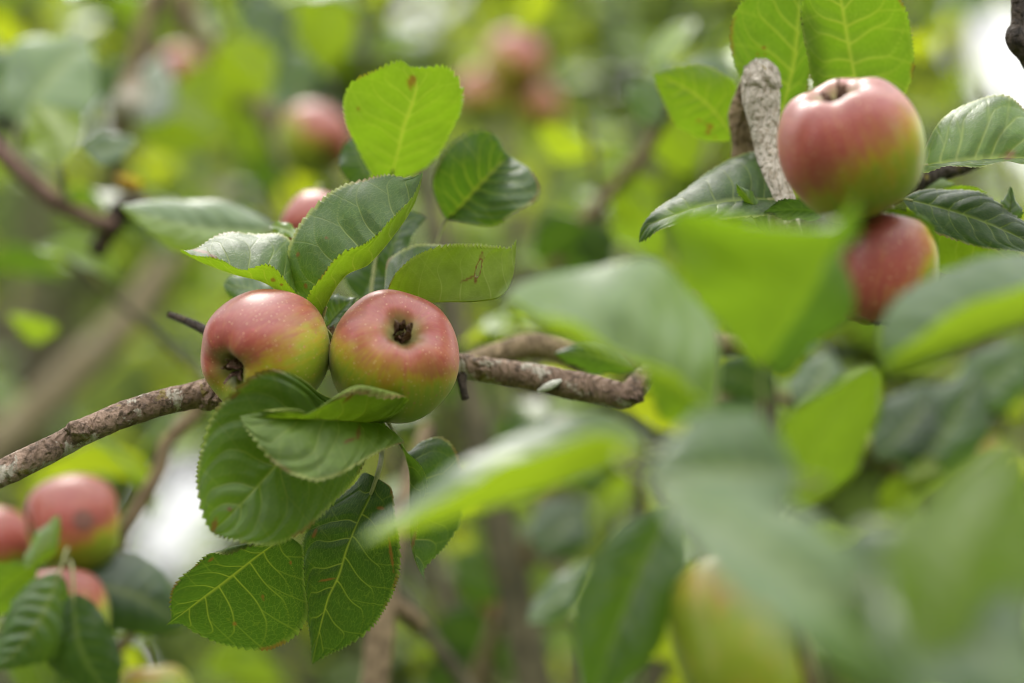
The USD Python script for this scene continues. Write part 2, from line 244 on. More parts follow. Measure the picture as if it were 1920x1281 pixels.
# ------------------------------------------------------------------ leaves
def smoothstep(a, b, x):
    t = np.clip((x - a) / (b - a), 0, 1); return t * t * (3 - 2 * t)
def leaf_surface(mid, left, right, nt=150, ns=20, seed=0, teeth=38, tooth=0.0018, bulge=0.10, wave=0.0012, puff=0.0006, tone=0.5, roll=(None, None), nsec=7, vein_w=0.00032, tone_side=(0, 0)):
    """A leaf from its midrib and its two margins (points of the place, base first, tip last); left and right as seen on the upper side, tip up.
    Returns vertices, faces, (vein, margin, tone) and uv."""
    rg = np.random.default_rng(seed)
    mid = np.asarray(mid); u = np.linspace(0, 1, nt); tab = np.linspace(0, 1, 500)
    mt = spline(mid, 500, tab)
    L = np.linalg.norm(np.diff(mt, axis=0), axis=1).sum()
    tt = np.gradient(mt, axis=0); tt /= np.linalg.norm(tt, axis=1, keepdims=True) + 1e-12
    out, data, uv = [], [], []
    ph = rg.uniform(0, 6.28, 8)
    sv = np.r_[0, np.cumsum(np.linspace(1.0, 0.45, ns))]; sv /= sv[-1]
    S = np.broadcast_to(sv[None], (nt, ns + 1)); lean = 0.16 if nt > 40 else 0.0
    U = u[:, None] + lean * 4 * (u * (1 - u))[:, None] * S            # rows of the mesh run along the side veins
    look = lambda table: np.stack([np.interp(U, tab, table[:, c]) for c in range(table.shape[1])], -1)
    for k, (sgn, mar) in enumerate(((-1, left), (1, right))):
        et = spline(np.vstack([mid[:1], np.asarray(mar), mid[-1:]]), 500, tab)
        dtab = et - mt; wt = np.linalg.norm(dtab, axis=1, keepdims=True) + 1e-9; ut = dtab / wt
        nt_ = np.cross(ut, tt) * sgn; nt_ /= np.linalg.norm(nt_, axis=1, keepdims=True) + 1e-9
        MP, D, W_, UD, TAN, NRM = look(mt), look(dtab), look(wt), look(ut), look(tt), look(nt_)
        w = W_[..., 0]; s = S[..., None]
        p = MP + D * s + NRM * (W_ * bulge * 4 * s * (1 - s))
        # secondary veins
        vein = np.exp(-(S * w / (0.00048 * (1.15 - U))) ** 2)
        puffh = np.ones_like(S)
        t0 = np.linspace(0.04, 0.80, nsec) + rg.uniform(-0.018, 0.018, nsec) + (0.03 if k else 0)
        for q, tk in enumerate(t0):
            a = rg.uniform(0.13, 0.19); path = tk + a * S + 0.16 * np.clip(S - 0.62, 0, 1) ** 1.5 / 0.38 ** 1.5 * rg.uniform(0.5, 0.9) + 0.008 * np.sin(9 * S + ph[q % 8])
            dist = np.abs(U - path) * L
            vein = np.maximum(vein, np.exp(-(dist / (vein_w * (1.25 - 0.7 * S))) ** 2) * (1 - 0.55 * S) * 0.95)
            puffh = np.minimum(puffh, smoothstep(0, 0.0045, dist))
            # a branch that leaves the secondary half-way and closes the loop to the one behind
            s0 = rg.uniform(0.38, 0.6); br = tk + a * s0 + (S - s0) * -0.03
            dist = np.where(S > s0, np.abs(U - br) * L, 1); vein = np.maximum(vein, np.exp(-(dist / (vein_w * 0.7)) ** 2) * 0.5)
        edge = smoothstep(0.93, 0.99, S)
        env = np.sin(np.pi * U) ** 0.5
        q = p * 55 + seed * 3.1
        h = (meshkit.noise(q, seed) - 0.5) * 2 * wave * smoothstep(0, 0.35, S) * env
        h += puff * (puffh - 0.6) * env * smoothstep(0, 0.1, S) * (1 - 0.6 * S)
        h += wave * 0.9 * np.sin(U * 17 + ph[k]) * S ** 3 * env
        p = p + NRM * h[..., None]
        saw = ((U * teeth + 0.5 * np.sin(U * 31 + ph[3 + k]) + 0.8 * np.sin(U * 13 + ph[5 + k])) % 1.0)
        jag = tooth * (0.6 + 0.7 * meshkit.noise(np.stack([U * teeth * 0.7, S * 0, S * 0 + seed], -1), k)) * (saw ** 0.8 - 0.5) * smoothstep(0.90, 1.0, S) * smoothstep(0.05, 0.16, U)
        p = p + UD * jag[..., None] * np.minimum(1, W_ / 0.004) + TAN * (jag * 0.5)[..., None]
        if roll[k]:
            s0, angle, r0, r1 = roll[k]
            f = smoothstep(s0, 1.0, S) * smoothstep(r0 - 0.12, r0 + 0.05, U) * (1 - smoothstep(r1 - 0.05, r1 + 0.12, U))
            base = MP + D * s0 + NRM * (W_ * bulge * 4 * s0 * (1 - s0))
            rel = p - base; on = (S > s0)[..., None]
            th = np.radians(angle) * f
            x_, z_ = (rel * UD).sum(-1), (rel * NRM).sum(-1)
            rest = rel - x_[..., None] * UD - z_[..., None] * NRM
            p = np.where(on, base + rest + (x_ * np.cos(th) - z_ * np.sin(th))[..., None] * UD + (x_ * np.sin(th) + z_ * np.cos(th))[..., None] * NRM, p)
        out.append(p); data.append(np.stack([np.clip(vein, 0, 1), edge * 0.8, np.clip(np.full_like(S, tone + tone_side[k]), 0, 1)], -1))
        uv.append(np.stack([U, 0.5 + sgn * 0.5 * S * np.minimum(1, w / (0.22 * L))], -1))
    v = np.concatenate([out[0][:, :0:-1], out[1]], 1); dt = np.concatenate([data[0][:, :0:-1], data[1]], 1); st = np.concatenate([uv[0][:, :0:-1], uv[1]], 1)
    n = v.shape[1]
    return v.reshape(-1, 3), grid_faces(nt, n), dt.reshape(-1, 3), st.reshape(-1, 2)

def add_leaf(thing, mid, left, right, petiole=None, label=None, mat=None, pr=0.0009, marks=(), tear=None, **kw):
    v, f, d, st = leaf_surface([P(p) for p in mid], [P(p) for p in left], [P(p) for p in right], **kw)
    q = project(v)
    def inside(x_, y_, rx, ry, ang):                       # 0 in the middle of an elongated mark, 1 at its rim
        c_, s_ = math.cos(math.radians(ang)), math.sin(math.radians(ang)); ex, ey = q[:, 0] - x_, q[:, 1] - y_
        wob = 0.7 + 0.7 * meshkit.noise(v * 700, 3)
        return np.hypot((ex * c_ + ey * s_) / rx, (-ex * s_ + ey * c_) / ry) * wob
    stain = np.zeros(len(v))
    for mk in marks: stain = np.maximum(stain, 0.8 * (1 - smoothstep(0.5, 1.2, inside(*mk))))
    if tear:
        stain = np.maximum(stain, 1 - smoothstep(1.2, 2.0, inside(*tear))); gone = inside(*tear) < 1
        f = f[~gone[f].any(1)]
    path = thing.part('leaf', (v, f), mat or (LEAF if kw.get('nt', 150) > 90 else SOFTLEAF), data=d, uv=st, label=label, stain=stain if len(marks) or tear else None)
    # raised midrib on the underside, running on into the petiole
    mp = spline([P(p) for p in mid], 40)
    if petiole is not None:
        pts = [P(p) for p in petiole] + [mp[0], mp[1], mp[3]]
        thing.part('petiole', tube(pts, [pr * 1.3, pr, pr, pr * 0.8], 24, 8), PETIOLE, under=path)
    return path

def frame_leaf(base, direction, normal, length, width, fold=25, droop=20, nt=14, ns=4, seed=0, tone=0.5, hires=False, **kw):
    """A leaf given by base point, direction of growth and the side its upper face looks to; fold and droop in degrees."""
    t = np.asarray(direction, float); t /= np.linalg.norm(t)
    n = np.asarray(normal, float); n -= t * (n @ t); n /= np.linalg.norm(n); b = np.cross(t, n)
    u = np.linspace(0, 1, 7); a = np.radians(droop) * (u - 0.2)
    st = length / 6
    mid = [np.asarray(base, float)]
    for i in range(1, 7): mid.append(mid[-1] + st * (t * math.cos(a[i]) - n * math.sin(a[i])))
    mid = np.array(mid)
    wprof = np.array([0.0, 0.62, 0.95, 1.0, 0.86, 0.52, 0.0])
    rg = np.random.default_rng(seed)
    def margin(sgn):
        fo = np.radians(fold + rg.uniform(-12, 12))
        w = width / 2 * wprof * rg.uniform(0.9, 1.1)
        return mid + (sgn * b * math.cos(fo) + n * math.sin(fo)) * w[:, None]
    return leaf_surface(mid, margin(-1)[1:-1], margin(1)[1:-1], nt=nt, ns=ns, seed=seed, tone=tone, teeth=0.001 if not hires else 30, tooth=0.0 if not hires else 0.001, puff=0.0 if not hires else 0.0005, wave=length * 0.03, vein_w=0.0008, **kw)

# ------------------------------------------------------------------ ground (below the picture, it lights the leaves from beneath)
GRASS = simple('meadow', [(0.3, (0.045, 0.075, 0.02)), (0.7, (0.10, 0.14, 0.035))], 3.0, 0.9, 0.02)
gx = np.linspace(-1, 1, 81); gx = np.sign(gx) * np.abs(gx) ** 3 * 400
X, Y = np.meshgrid(gx, gx, indexing='ij'); Zg = (meshkit.fbm(np.stack([X / 9, Y / 9, X * 0], -1), 3, 4) - 0.5) * 0.25
gm = usdkit.mesh(stage, '/World/ground', (np.stack([X, Y, Zg], -1).reshape(-1, 3), grid_faces(81, 81)), GRASS, smooth=True)
keys(gm.GetPrim(), 'mown orchard grass under the apple trees', 'ground', kind='structure')

# ------------------------------------------------------------------ apples
def apple(label, c, radius, calyx, blush, tone=0.0, flat=1.0, stalk_to=None, seed=0, group=None, res=(96, 128), bruise=None, sepals=5, contrast=0.95):
    """c: centre (px, py, cm), radius in metres; calyx and blush: directions (right, up, towards the viewer)."""
    C = P(c); rg = np.random.default_rng(seed)
    W = lambda d: (lambda q: q / np.linalg.norm(q))(RIGHT * d[0] + UP * d[1] - FWD * d[2])
    zc = -W(calyx); xa = np.cross([0.3, 0.2, 0.9], zc); xa /= np.linalg.norm(xa); ya = np.cross(zc, xa)
    prof = np.array([(0.0, 0.40), (0.05, 0.43), (0.14, 0.58), (0.26, 0.74), (0.42, 0.82), (0.60, 0.79), (0.78, 0.65), (0.92, 0.40), (1.0, 0.04), (0.985, -0.26), (0.88, -0.56), (0.70, -0.78), (0.50, -0.87), (0.36, -0.865), (0.25, -0.80), (0.16, -0.70), (0.09, -0.65), (0.0, -0.64)])
    nu, nv = res
    c_ = np.r_[0, np.cumsum(np.linalg.norm(np.diff(prof, axis=0), axis=1))]; c_ /= c_[-1]
    u = np.linspace(0, 1, nu); pr = Akima1DInterpolator(c_, prof)(u); pr[:, 0] = np.maximum(pr[:, 0], 0)
    phi = np.arange(nv + 1) / nv * 2 * np.pi
    lobes = 1 + 0.035 * np.cos(5 * phi + rg.uniform(0, 6))[None] * smoothstep(0.45, 0.85, u)[:, None] + 0.015 * np.cos(2 * phi + rg.uniform(0, 6))[None]
    r = pr[:, :1] * lobes; zz = pr[:, 1:] * flat * (1 + 0.03 * np.cos(5 * phi + 1)[None] * smoothstep(0.6, 0.9, u)[:, None] + 0.03 * np.cos(phi + rg.uniform(0, 6))[None])
    loc = np.stack([r * np.cos(phi), r * np.sin(phi), np.broadcast_to(zz, r.shape)], -1)
    un = loc / (np.linalg.norm(loc, axis=-1, keepdims=True) + 1e-9)
    loc = loc * (1 + 0.05 * (meshkit.noise(un * 1.6 + seed, seed)[..., None] - 0.5)) * radius
    wv = loc[..., :1] * xa + loc[..., 1:2] * ya + loc[..., 2:] * zc
    wn = wv / (np.linalg.norm(wv, axis=-1, keepdims=True) + 1e-9)
    th = Thing('apple', label, 'apple', C, group)
    bl = (wn * W(blush)).sum(-1)
    red = smoothstep(-0.55 / contrast, 0.55 / contrast, bl + 0.55 * (meshkit.fbm(un * 2.4 + seed, 4, seed) - 0.5) + tone) 
    calm = smoothstep(0.84, 0.95, u)[:, None] * (0.75 + 0 * r); stm = smoothstep(0.22, 0.05, u)[:, None] * 0.7
    dat = np.stack([red * (1 - stm * 0.8), calm, np.broadcast_to(u[:, None], r.shape)], -1)
    uv = np.stack([np.broadcast_to(phi / (2 * np.pi), r.shape), np.broadcast_to(u[:, None], r.shape)], -1)
    th.part('skin', ((C + wv).reshape(-1, 3), grid_faces(nu, nv + 1)[:, ::-1]), SKIN, data=dat.reshape(-1, 3), uv=uv.reshape(-1, 2))
    L2W = lambda q: C + (np.asarray(q)[..., :1] * xa + np.asarray(q)[..., 1:2] * ya + np.asarray(q)[..., 2:] * zc) * radius
    # dried sepals round the calyx, each curling its own way
    for k in range(sepals):
        a = 2 * np.pi * (k + rg.uniform(-0.2, 0.2)) / 5; ln, wd = rg.uniform(0.26, 0.44), rg.uniform(0.060, 0.095)
        ss = np.linspace(0, 1, 9); bend = rg.uniform(0.1, 1.7); tw = rg.uniform(-1.2, 1.2)
        rad = 0.095 + ln * np.cumsum(np.r_[0, np.sin(-0.25 + bend * ss[1:])]) / 9
        hz = -0.655 * flat - ln * np.cumsum(np.r_[0, np.cos(-0.25 + bend * ss[1:])]) / 9
        ww = wd * np.sin(np.pi * (0.30 + 0.70 * ss)) ** 0.8
        pts = []
        for q in range(9):
            cen = np.array([rad[q] * math.cos(a), rad[q] * math.sin(a), hz[q]])
            e1 = np.array([-math.sin(a), math.cos(a), 0]); e2 = np.array([math.cos(a), math.sin(a), 0.4])
            dr = e1 * math.cos(tw * ss[q]) + e2 * math.sin(tw * ss[q])
            nn = np.cross(dr, [0, 0, 1.0])
            for y_ in (-1, -0.5, 0, 0.5, 1): pts.append(cen + dr * ww[q] * y_ + nn * (0.02 * (y_ * y_) + 0.012 * math.sin(9 * ss[q] + 5 * y_ + k)))
        v = L2W(np.array(pts)); f = grid_faces(9, 5)
        nrm_ = meshkit.arrays((v, f), True)[2]
        v2 = v - nrm_ * 0.00025
        th.part('sepal', join([(v, f), (v2, f[:, ::-1])]), SEPAL)
    st_ = []
    for k in range(10):
        a, rr = rg.uniform(0, 6.28), rg.uniform(0.0, 0.06)
        p0 = np.array([rr * math.cos(a), rr * math.sin(a), -0.63 * flat]); p1 = p0 + [rg.uniform(-0.05, 0.05), rg.uniform(-0.05, 0.05), -rg.uniform(0.06, 0.15)]
        st_.append(tube(L2W(np.array([p0, (p0 + p1) / 2 + rg.uniform(-0.015, 0.015, 3), p1])), [0.00028, 0.0002], 6, 5))
    th.part('stamens', join(st_), SEPAL)
    if stalk_to is not None:
        b0 = L2W(np.array([0, 0, 0.39 * flat])); b1 = L2W(np.array([0.02, 0, 0.85 * flat])); e = P(stalk_to)
        th.part('stalk', tube([b0, b1, (b1 + e) / 2 + (b1 - b0) * 0.15, e], [0.0014, 0.0011, 0.0012, 0.0018], 20, 8), STALK)
    if bruise is not None:
        d = W(bruise[0]); k = np.argmax((wn * d).sum(-1)); cen = (C + wv.reshape(-1, 3)[k]); nd = wn.reshape(-1, 3)[k]
        w3 = (C + wv).reshape(-1, 3); near = np.linalg.norm(w3 - cen, axis=1) < bruise[1] * radius
        g = grid_faces(nu, nv + 1)[:, ::-1]; sel = g[near[g].all(1)]; ids = np.unique(sel); remap = np.zeros(len(w3), int); remap[ids] = np.arange(len(ids))
        if len(sel): th.part('bruise', (w3[ids] + (w3[ids] - C) / radius * 0.00025, remap[sel]), ROT)
    return th

apple('left of the two touching sharp apples, its dry calyx turned down left', (501, 661, -0.6), 0.0296, (-0.58, -0.30, 0.75), (-0.46, 0.84, 0.14), tone=-0.08, flat=1.0, stalk_to=(607, 640, 3.6), seed=3)
apple('right of the two touching sharp apples, its dry calyx facing the viewer', (738, 671, -0.4), 0.0302, (0.22, 0.48, 0.82), (0.28, 0.87, 0.20), tone=-0.10, flat=1.0, stalk_to=(640, 655, 3.4), seed=8)
apple('large pink apple with its calyx turned up, beside the grey sawn-off branch stub', (1598, 280, -6.3), 0.0316, (-0.34, 0.85, 0.37), (-0.62, 0.72, 0.20), tone=0.02, flat=1.0, stalk_to=(1640, 420, -2.5), seed=12)
apple('shaded brown-red apple hanging under the large pink apple, half behind a blurred leaf', (1658, 502, -5.0), 0.0240, (-0.15, -0.98, 0.0), (-0.80, 0.30, 0.50), tone=0.02, flat=1.18, stalk_to=(1662, 385, -1.0), seed=14)
G = 'apples'
apple('round pink and yellow apple with a brown bruise, in the cluster at the lower left', (136, 985, 21), 0.0288, (0.8, 0.1, -0.3), (-0.25, 0.93, 0.25), tone=0.02, stalk_to=(150, 1100, 23), seed=21, contrast=2.0, bruise=((0.42, 0.18, 0.9), 0.22))
apple('pink apple cut by the left edge of the picture, next to the bruised apple', (-6, 1022, 24), 0.0225, (-0.8, 0.1, 0.3), (0.1, 0.95, 0.25), tone=-0.05, stalk_to=(60, 1130, 25), seed=22, contrast=2.0)
apple('green apple with a red shoulder hanging lowest behind the leaves of the lower left cluster', (112, 1150, 16.8), 0.0270, (0.1, -0.9, 0.2), (0.25, 0.9, 0.1), tone=-0.52, stalk_to=(110, 1050, 24), seed=23, contrast=1.6)
apple('all-green apple at the bottom edge, right of the lower left cluster', (287, 1312, 22), 0.0230, (0.1, -0.9, 0.2), (-0.2, 0.9, 0.1), tone=-0.9, stalk_to=(270, 1215, 24), seed=24)
apple('blurred pink and orange apple left of the big upright yellow-green leaf', (588, 262, 60), 0.0288, (0.4, -0.5, 0.4), (0.65, 0.75, 0.0), tone=-0.08, stalk_to=(575, 165, 62), seed=31, contrast=1.5)
apple('pink apple peeping out from behind the folded leaf above the two touching apples', (592, 426, 17), 0.0195, (0.2, 0.4, -0.4), (0.0, 0.9, 0.4), tone=0.5, stalk_to=(600, 350, 20), seed=32)
apple('small dark red apple near the top left, below a brown leaf', (336, 132, 95), 0.0225, (-0.5, -0.6, 0.5), (0.3, 0.7, 0.5), tone=0.35, stalk_to=(360, 60, 97), seed=33)
apple('topmost of three blurred apples in the hanging cluster at top centre', (962, 118, 105), 0.0325, (0.1, -0.8, 0.4), (0.4, 0.7, 0.2), tone=-0.12, stalk_to=(985, 40, 108), seed=34)
apple('left apple of the blurred hanging cluster at top centre', (903, 180, 105), 0.0285, (-0.1, -0.8, 0.4), (-0.1, 0.8, 0.2), tone=-0.2, stalk_to=(960, 70, 109), seed=35)
apple('lower right apple of the blurred hanging cluster at top centre', (1003, 200, 106), 0.0265, (0.3, -0.8, 0.4), (0.3, 0.7, 0.2), tone=-0.08, stalk_to=(985, 90, 110), seed=36)
apple('greenish apple with an orange shoulder, low between the blurred foreground leaves', (1385, 1205, -17), 0.0250, (0.3, -0.8, 0.4), (-0.15, 0.96, 0.2), tone=-1.02, flat=1.5, stalk_to=(1430, 1000, -13), seed=37, contrast=1.2)
apple('blurred pinkish apple at the right, behind the olive leaf tips', (1800, 845, 75), 0.0230, (0.2, -0.6, 0.5), (-0.2, 0.8, 0.4), tone=0.05, stalk_to=(1815, 770, 78), seed=38)
apple('small pale orange apple far down behind the lower centre leaves', (945, 1115, 80), 0.0205, (0.2, -0.6, 0.5), (-0.2, 0.8, 0.4), tone=0.0, stalk_to=(955, 1050, 83), seed=39)

# ------------------------------------------------------------------ the sharp branch with the two apples' leaves
main = Thing('apple_branch', 'rough grey-brown branch crossing behind the two touching apples, with the sharp leaf cluster', 'branch', P((0, 895, -1)))
main.part('stem', tube([P(q) for q in ((-70, 925, -1.5), (0, 890, -1), (90, 845, -0.4), (160, 808, 0.2), (270, 765, 1.2), (390, 735, 2.6), (520, 690, 4.0), (640, 662, 4.4), (760, 672, 4.6), (870, 688, 4.8), (980, 704, 5.0), (1090, 726, 5.2), (1165, 742, 5.4), (1192, 728, 5.6), (1216, 700, 6.0), (1240, 668, 7.0), (1280, 610, 8.5), (1310, 550, 10))],
    [0.0058, 0.0062, 0.0060, 0.0064, 0.0062, 0.0066, 0.0072, 0.0078, 0.0076, 0.0074, 0.0064, 0.0062, 0.0070, 0.0072, 0.0060, 0.005, 0.004, 0.003], 260, 36, 0.10, 90, 2, fine=0.05), BARK)
rg = np.random.default_rng(5)
for (px, py, dz, rad) in ((148, 806, -0.5, 0.0072), (390, 752, 2.3, 0.0078), (1180, 742, 5.2, 0.0085), (905, 690, 4.7, 0.0080)):
    c = P((px, py, dz)); u_, v_ = np.meshgrid(np.linspace(0, np.pi, 22), np.arange(28) / 28 * 2 * np.pi, indexing='ij')
    d = np.stack([np.sin(u_) * np.cos(v_), np.sin(u_) * np.sin(v_), np.cos(u_)], -1)
    rr = rad * (0.75 + 0.6 * (meshkit.fbm(d * 2.5 + px, 4, 3) - 0.5))
    main.part('knot', ((c + d * rr[..., None] * [1.15, 0.9, 0.85]).reshape(-1, 3), grid_faces(22, 28, True)[:, ::-1]), BARK)
main.part('lichen_flake', tube([P((1008, 734, 4.2)), P((1030, 724, 4.1)), P((1052, 713, 4.3))], [0.0008, 0.0020, 0.0021, 0.0008], 14, 12, 0.2, 200, 4), CHALK)
main.part('snag', tube([P((866, 700, 4.6)), P((868, 728, 4.0)), P((873, 748, 4.0))], [0.0028, 0.0022, 0.0019], 16, 10, 0.3, 150, 5), BARK_DARK)
main.part('spur', tube([P((640, 672, 4.6)), P((632, 650, 3.4)), P((626, 632, 2.8)), P((618, 612, 2.4))], [0.0052, 0.0044, 0.0036, 0.0022], 30, 14, 0.25, 150, 6), BARK)
main.part('spur', tube([P((655, 690, 4.4)), P((690, 735, 3.2)), P((704, 772, 2.4))], [0.0040, 0.0026, 0.0014], 24, 12, 0.25, 150, 7), BARK)
main.part('dead_twig', tube([P((316, 590, 6.0)), P((345, 600, 5.8)), P((382, 618, 5.2)), P((420, 648, 4.6)), P((460, 690, 4.2))], [0.0017, 0.0021, 0.0026, 0.0030, 0.0034], 40, 12, 0.18, 150, 8), BARK_DARK)
# L1: tall folded leaf above the apples
add_leaf(main, [(604, 600, 0.6), (613, 572, 0.3), (627, 545, 0.0), (647, 519, -0.2), (694, 494, -0.3), (738, 443, 0.0), (773, 391, 0.5), (793, 324, 1.0)],
    [(575, 575, 1.4), (549, 530, 1.9), (540, 487, 2.1), (549, 440, 2.2), (580, 395, 2.3), (645, 349, 2.2), (718, 328, 1.8), (770, 333, 1.2)],
    [(574, 570, -0.2), (590, 532, -0.8), (613, 499, -1.2), (643, 476, -1.5), (686, 458, -1.4), (730, 410, -0.8), (772, 374, 0.1), (787, 342, 0.7)],
    petiole=[(632, 650, 3.0), (619, 628, 1.6)], label='tall folded leaf standing up between the two apples, pale edge towards the viewer', nt=300, ns=40, seed=1, marks=[(612, 446, 4, 3, 0), (558, 478, 4, 6, 0), (573, 535, 4, 6, 0)], tone=0.36, bulge=0.05, teeth=44, tone_side=(0, 0.35), puff=0.0008)
# L2: leaf to the left, its lower half turned up
add_leaf(main, [(566, 572, 0.8), (553, 561, 0.5), (527, 548, 0.2), (491, 529, 0.0), (442, 516, -0.1), (386, 496, 0.1), (338, 472, 0.4)],
    [(560, 556, 0.2), (544, 534, -0.3), (511, 503, -0.8), (454, 502, -0.9), (418, 490, -0.7), (365, 478, -0.2), (344, 468, 0.1)],
    [(556, 540, 1.8), (553, 480, 2.6), (530, 442, 2.9), (495, 436, 3.0), (434, 437, 2.8), (397, 448, 2.3), (370, 462, 1.4)],
    petiole=[(630, 648, 3.2), (596, 605, 2.0)], label='leaf spreading left above the left apple, its lower half folded up and spotted brown', nt=300, ns=40, seed=2, marks=[(512, 525, 6, 5, 0), (528, 534, 4, 3, 0), (376, 471, 22, 4, 12), (398, 480, 12, 4, 20)], tone=0.38, bulge=0.06, tone_side=(0.36, 0), teeth=40)
# L3: leaf to the right behind the right apple, near half seen from below
add_leaf(main, [(722, 566, 2.0), (745, 569, 1.5), (791, 568, 1.0), (860, 567, 0.7), (925, 562, 0.9), (954, 540, 1.3), (965, 500, 1.8), (968, 450, 2.2)],
    [(722, 525, 3.2), (725, 487, 3.8), (748, 472, 4.0), (790, 460, 4.0), (850, 457, 3.8), (915, 462, 3.2), (950, 466, 2.5)],
    [(728, 540, 1.2), (747, 507, 0.8), (787, 476, 0.6), (840, 460, 0.6), (897, 459, 0.9), (935, 464, 1.4), (954, 466, 1.9)],
    petiole=[(650, 650, 3.6), (690, 590, 2.8)], label='bright leaf behind the right apple, folded and seen from below, with a brown tear', nt=300, ns=40, seed=3, tear=(897, 505, 18, 3.5, 105), marks=[(880, 522, 18, 2.5, -25)], tone=0.55, bulge=0.05, tone_side=(-0.25, 0.3), teeth=44, puff=0.0007)
# L4: small grey-green leaf between the apples
add_leaf(main, [(612, 622, 2.4), (622, 600, 2.6), (640, 580, 2.9), (668, 556, 3.2)],
    [(610, 590, 2.6), (613, 560, 2.9), (632, 552, 3.1), (652, 560, 3.3)],
    [(622, 612, 2.2), (640, 604, 2.4), (657, 586, 2.8), (664, 566, 3.1)], label='small grey-green leaf between the two apples', nt=90, ns=14, seed=4, tone=0.25, teeth=18)
# L5: broad leaf hanging below the left apple
add_leaf(main, [(676, 770, 0.0), (640, 779, -1.0), (580, 815, -2.4), (520, 871, -3.4), (474, 922, -4.0), (430, 968, -4.4), (397, 998, -4.5)],
    [(690, 810, 0.0), (686, 858, -1.0), (658, 908, -2.0), (612, 957, -3.0), (576, 992, -3.8), (542, 1011, -4.3), (498, 1022, -4.7), (459, 1017, -4.8), (420, 1008, -4.7)],
    [(640, 755, -0.6), (604, 741, -1.8), (575, 715, -3.0), (542, 698, -3.8), (508, 693, -4.1), (469, 706, -4.0), (430, 741, -3.7), (407, 764, -3.6), (379, 836, -3.9), (370, 880, -4.0), (372, 924, -4.2), (384, 972, -4.4)],
    petiole=[(690, 750, 2.6), (684, 762, 1.4)], label='broad puckered leaf hanging over the left apple, brown at its tip', nt=300, ns=40, seed=5, marks=[(402, 985, 7, 16, 15), (430, 955, 5, 5, 0), (440, 742, 14, 4, -40)], tone=0.52, bulge=0.05, teeth=46, puff=0.0015, wave=0.0018)
# L6: folded leaf in front
add_leaf(main, [(718, 792, 0.2), (690, 793, -1.4), (640, 789, -2.8), (590, 787, -3.8), (540, 785, -4.4), (495, 784, -4.6), (450, 780, -4.4)],
    [(735, 806, -0.4), (757, 829, -1.4), (730, 841, -2.4), (692, 858, -3.8), (648, 884, -4.9), (603, 902, -5.6), (571, 899, -5.9), (541, 885, -6.0), (503, 854, -5.7), (478, 824, -5.2), (458, 796, -4.7)],
    [(733, 785, -1.2), (752, 770, -2.7), (764, 748, -3.3), (761, 734, -3.5), (730, 720, -3.9), (682, 714, -4.0), (643, 727, -4.2), (609, 752, -4.6), (585, 768, -4.8), (566, 763, -4.9), (520, 764, -4.9), (478, 774, -4.5)],
    petiole=[(704, 772, 2.4), (716, 782, 1.6)], label='bright leaf lying across the front of both apples, its upper edge rolled over pale', nt=300, ns=40, seed=6, marks=[(655, 745, 16, 4, -40), (688, 735, 9, 3, -10), (672, 812, 5, 16, 10), (655, 826, 14, 4, -20)], tone=0.70, bulge=0.06, teeth=44, roll=(None, (0.86, 125, 0.42, 0.90)), puff=0.0008)
# L7: lower left leaf
add_leaf(main, [(530, 1004, -0.8), (513, 1021, -0.7), (470, 1052, -0.3), (425, 1087, 0.2), (376, 1124, 0.8), (340, 1152, 1.2), (312, 1172, 1.5)],
    [(552, 1012, -0.7), (568, 1030, -0.5), (571, 1090, 0.2), (577, 1138, 0.8), (566, 1180, 1.3), (537, 1203, 1.7), (493, 1216, 2.0), (450, 1215, 2.0), (406, 1207, 1.9), (367, 1187, 1.8), (345, 1171, 1.6)],
    [(500, 1012, -1.0), (455, 1015, -1.0), (425, 1024, -0.9), (396, 1034, -0.6), (353, 1072, -0.1), (326, 1101, 0.4), (320, 1130, 0.9), (322, 1156, 1.3)],
    petiole=[(620, 905, 2.4), (575, 960, 1.4)], label='dark toothed leaf at the lower left of the sharp cluster, tip pointing left', nt=300, ns=40, seed=7, marks=[(493, 1120, 3, 6, 0), (440, 1170, 5, 4, 0), (395, 1050, 9, 3, -40), (545, 1055, 3, 5, 0)], tone=0.12, bulge=0.05, teeth=46, roll=(None, (0.84, 140, 0.12, 0.34)))
# L8: dark leaf pointing straight down
add_leaf(main, [(706, 897, -0.6), (692, 936, -0.6), (668, 985, -0.4), (650, 1030, 0.0), (636, 1077, 0.4), (614, 1125, 1.0), (597, 1190, 1.8), (585, 1246, 2.6)],
    [(718, 903, -0.8), (735, 917, -1.1), (740, 950, -1.2), (744, 990, -1.0), (749, 1045, -0.5), (743, 1095, 0.1), (716, 1150, 0.9), (687, 1188, 1.5), (648, 1212, 1.9), (617, 1226, 2.2), (597, 1238, 2.4)],
    [(693, 889, -0.4), (678, 888, 0.0), (661, 908, 0.3), (618, 947, 0.8), (576, 990, 1.0), (564, 1032, 1.2), (566, 1080, 1.4), (573, 1120, 1.7), (578, 1168, 2.1), (582, 1212, 2.4)],
    petiole=[(706, 775, 2.4), (716, 810, 1.6), (716, 850, 0.9)], pr=0.0013, label='very dark green leaf hanging straight down, tip lowest in the sharp cluster', nt=300, ns=40, seed=9, marks=[(713, 953, 9, 4, 5), (735, 915, 3, 16, 10), (733, 1035, 3, 40, -8), (614, 1087, 18, 2.5, -10), (590, 1000, 4, 12, 25)], tone=0.05, bulge=0.05, teeth=50, puff=0.0009)
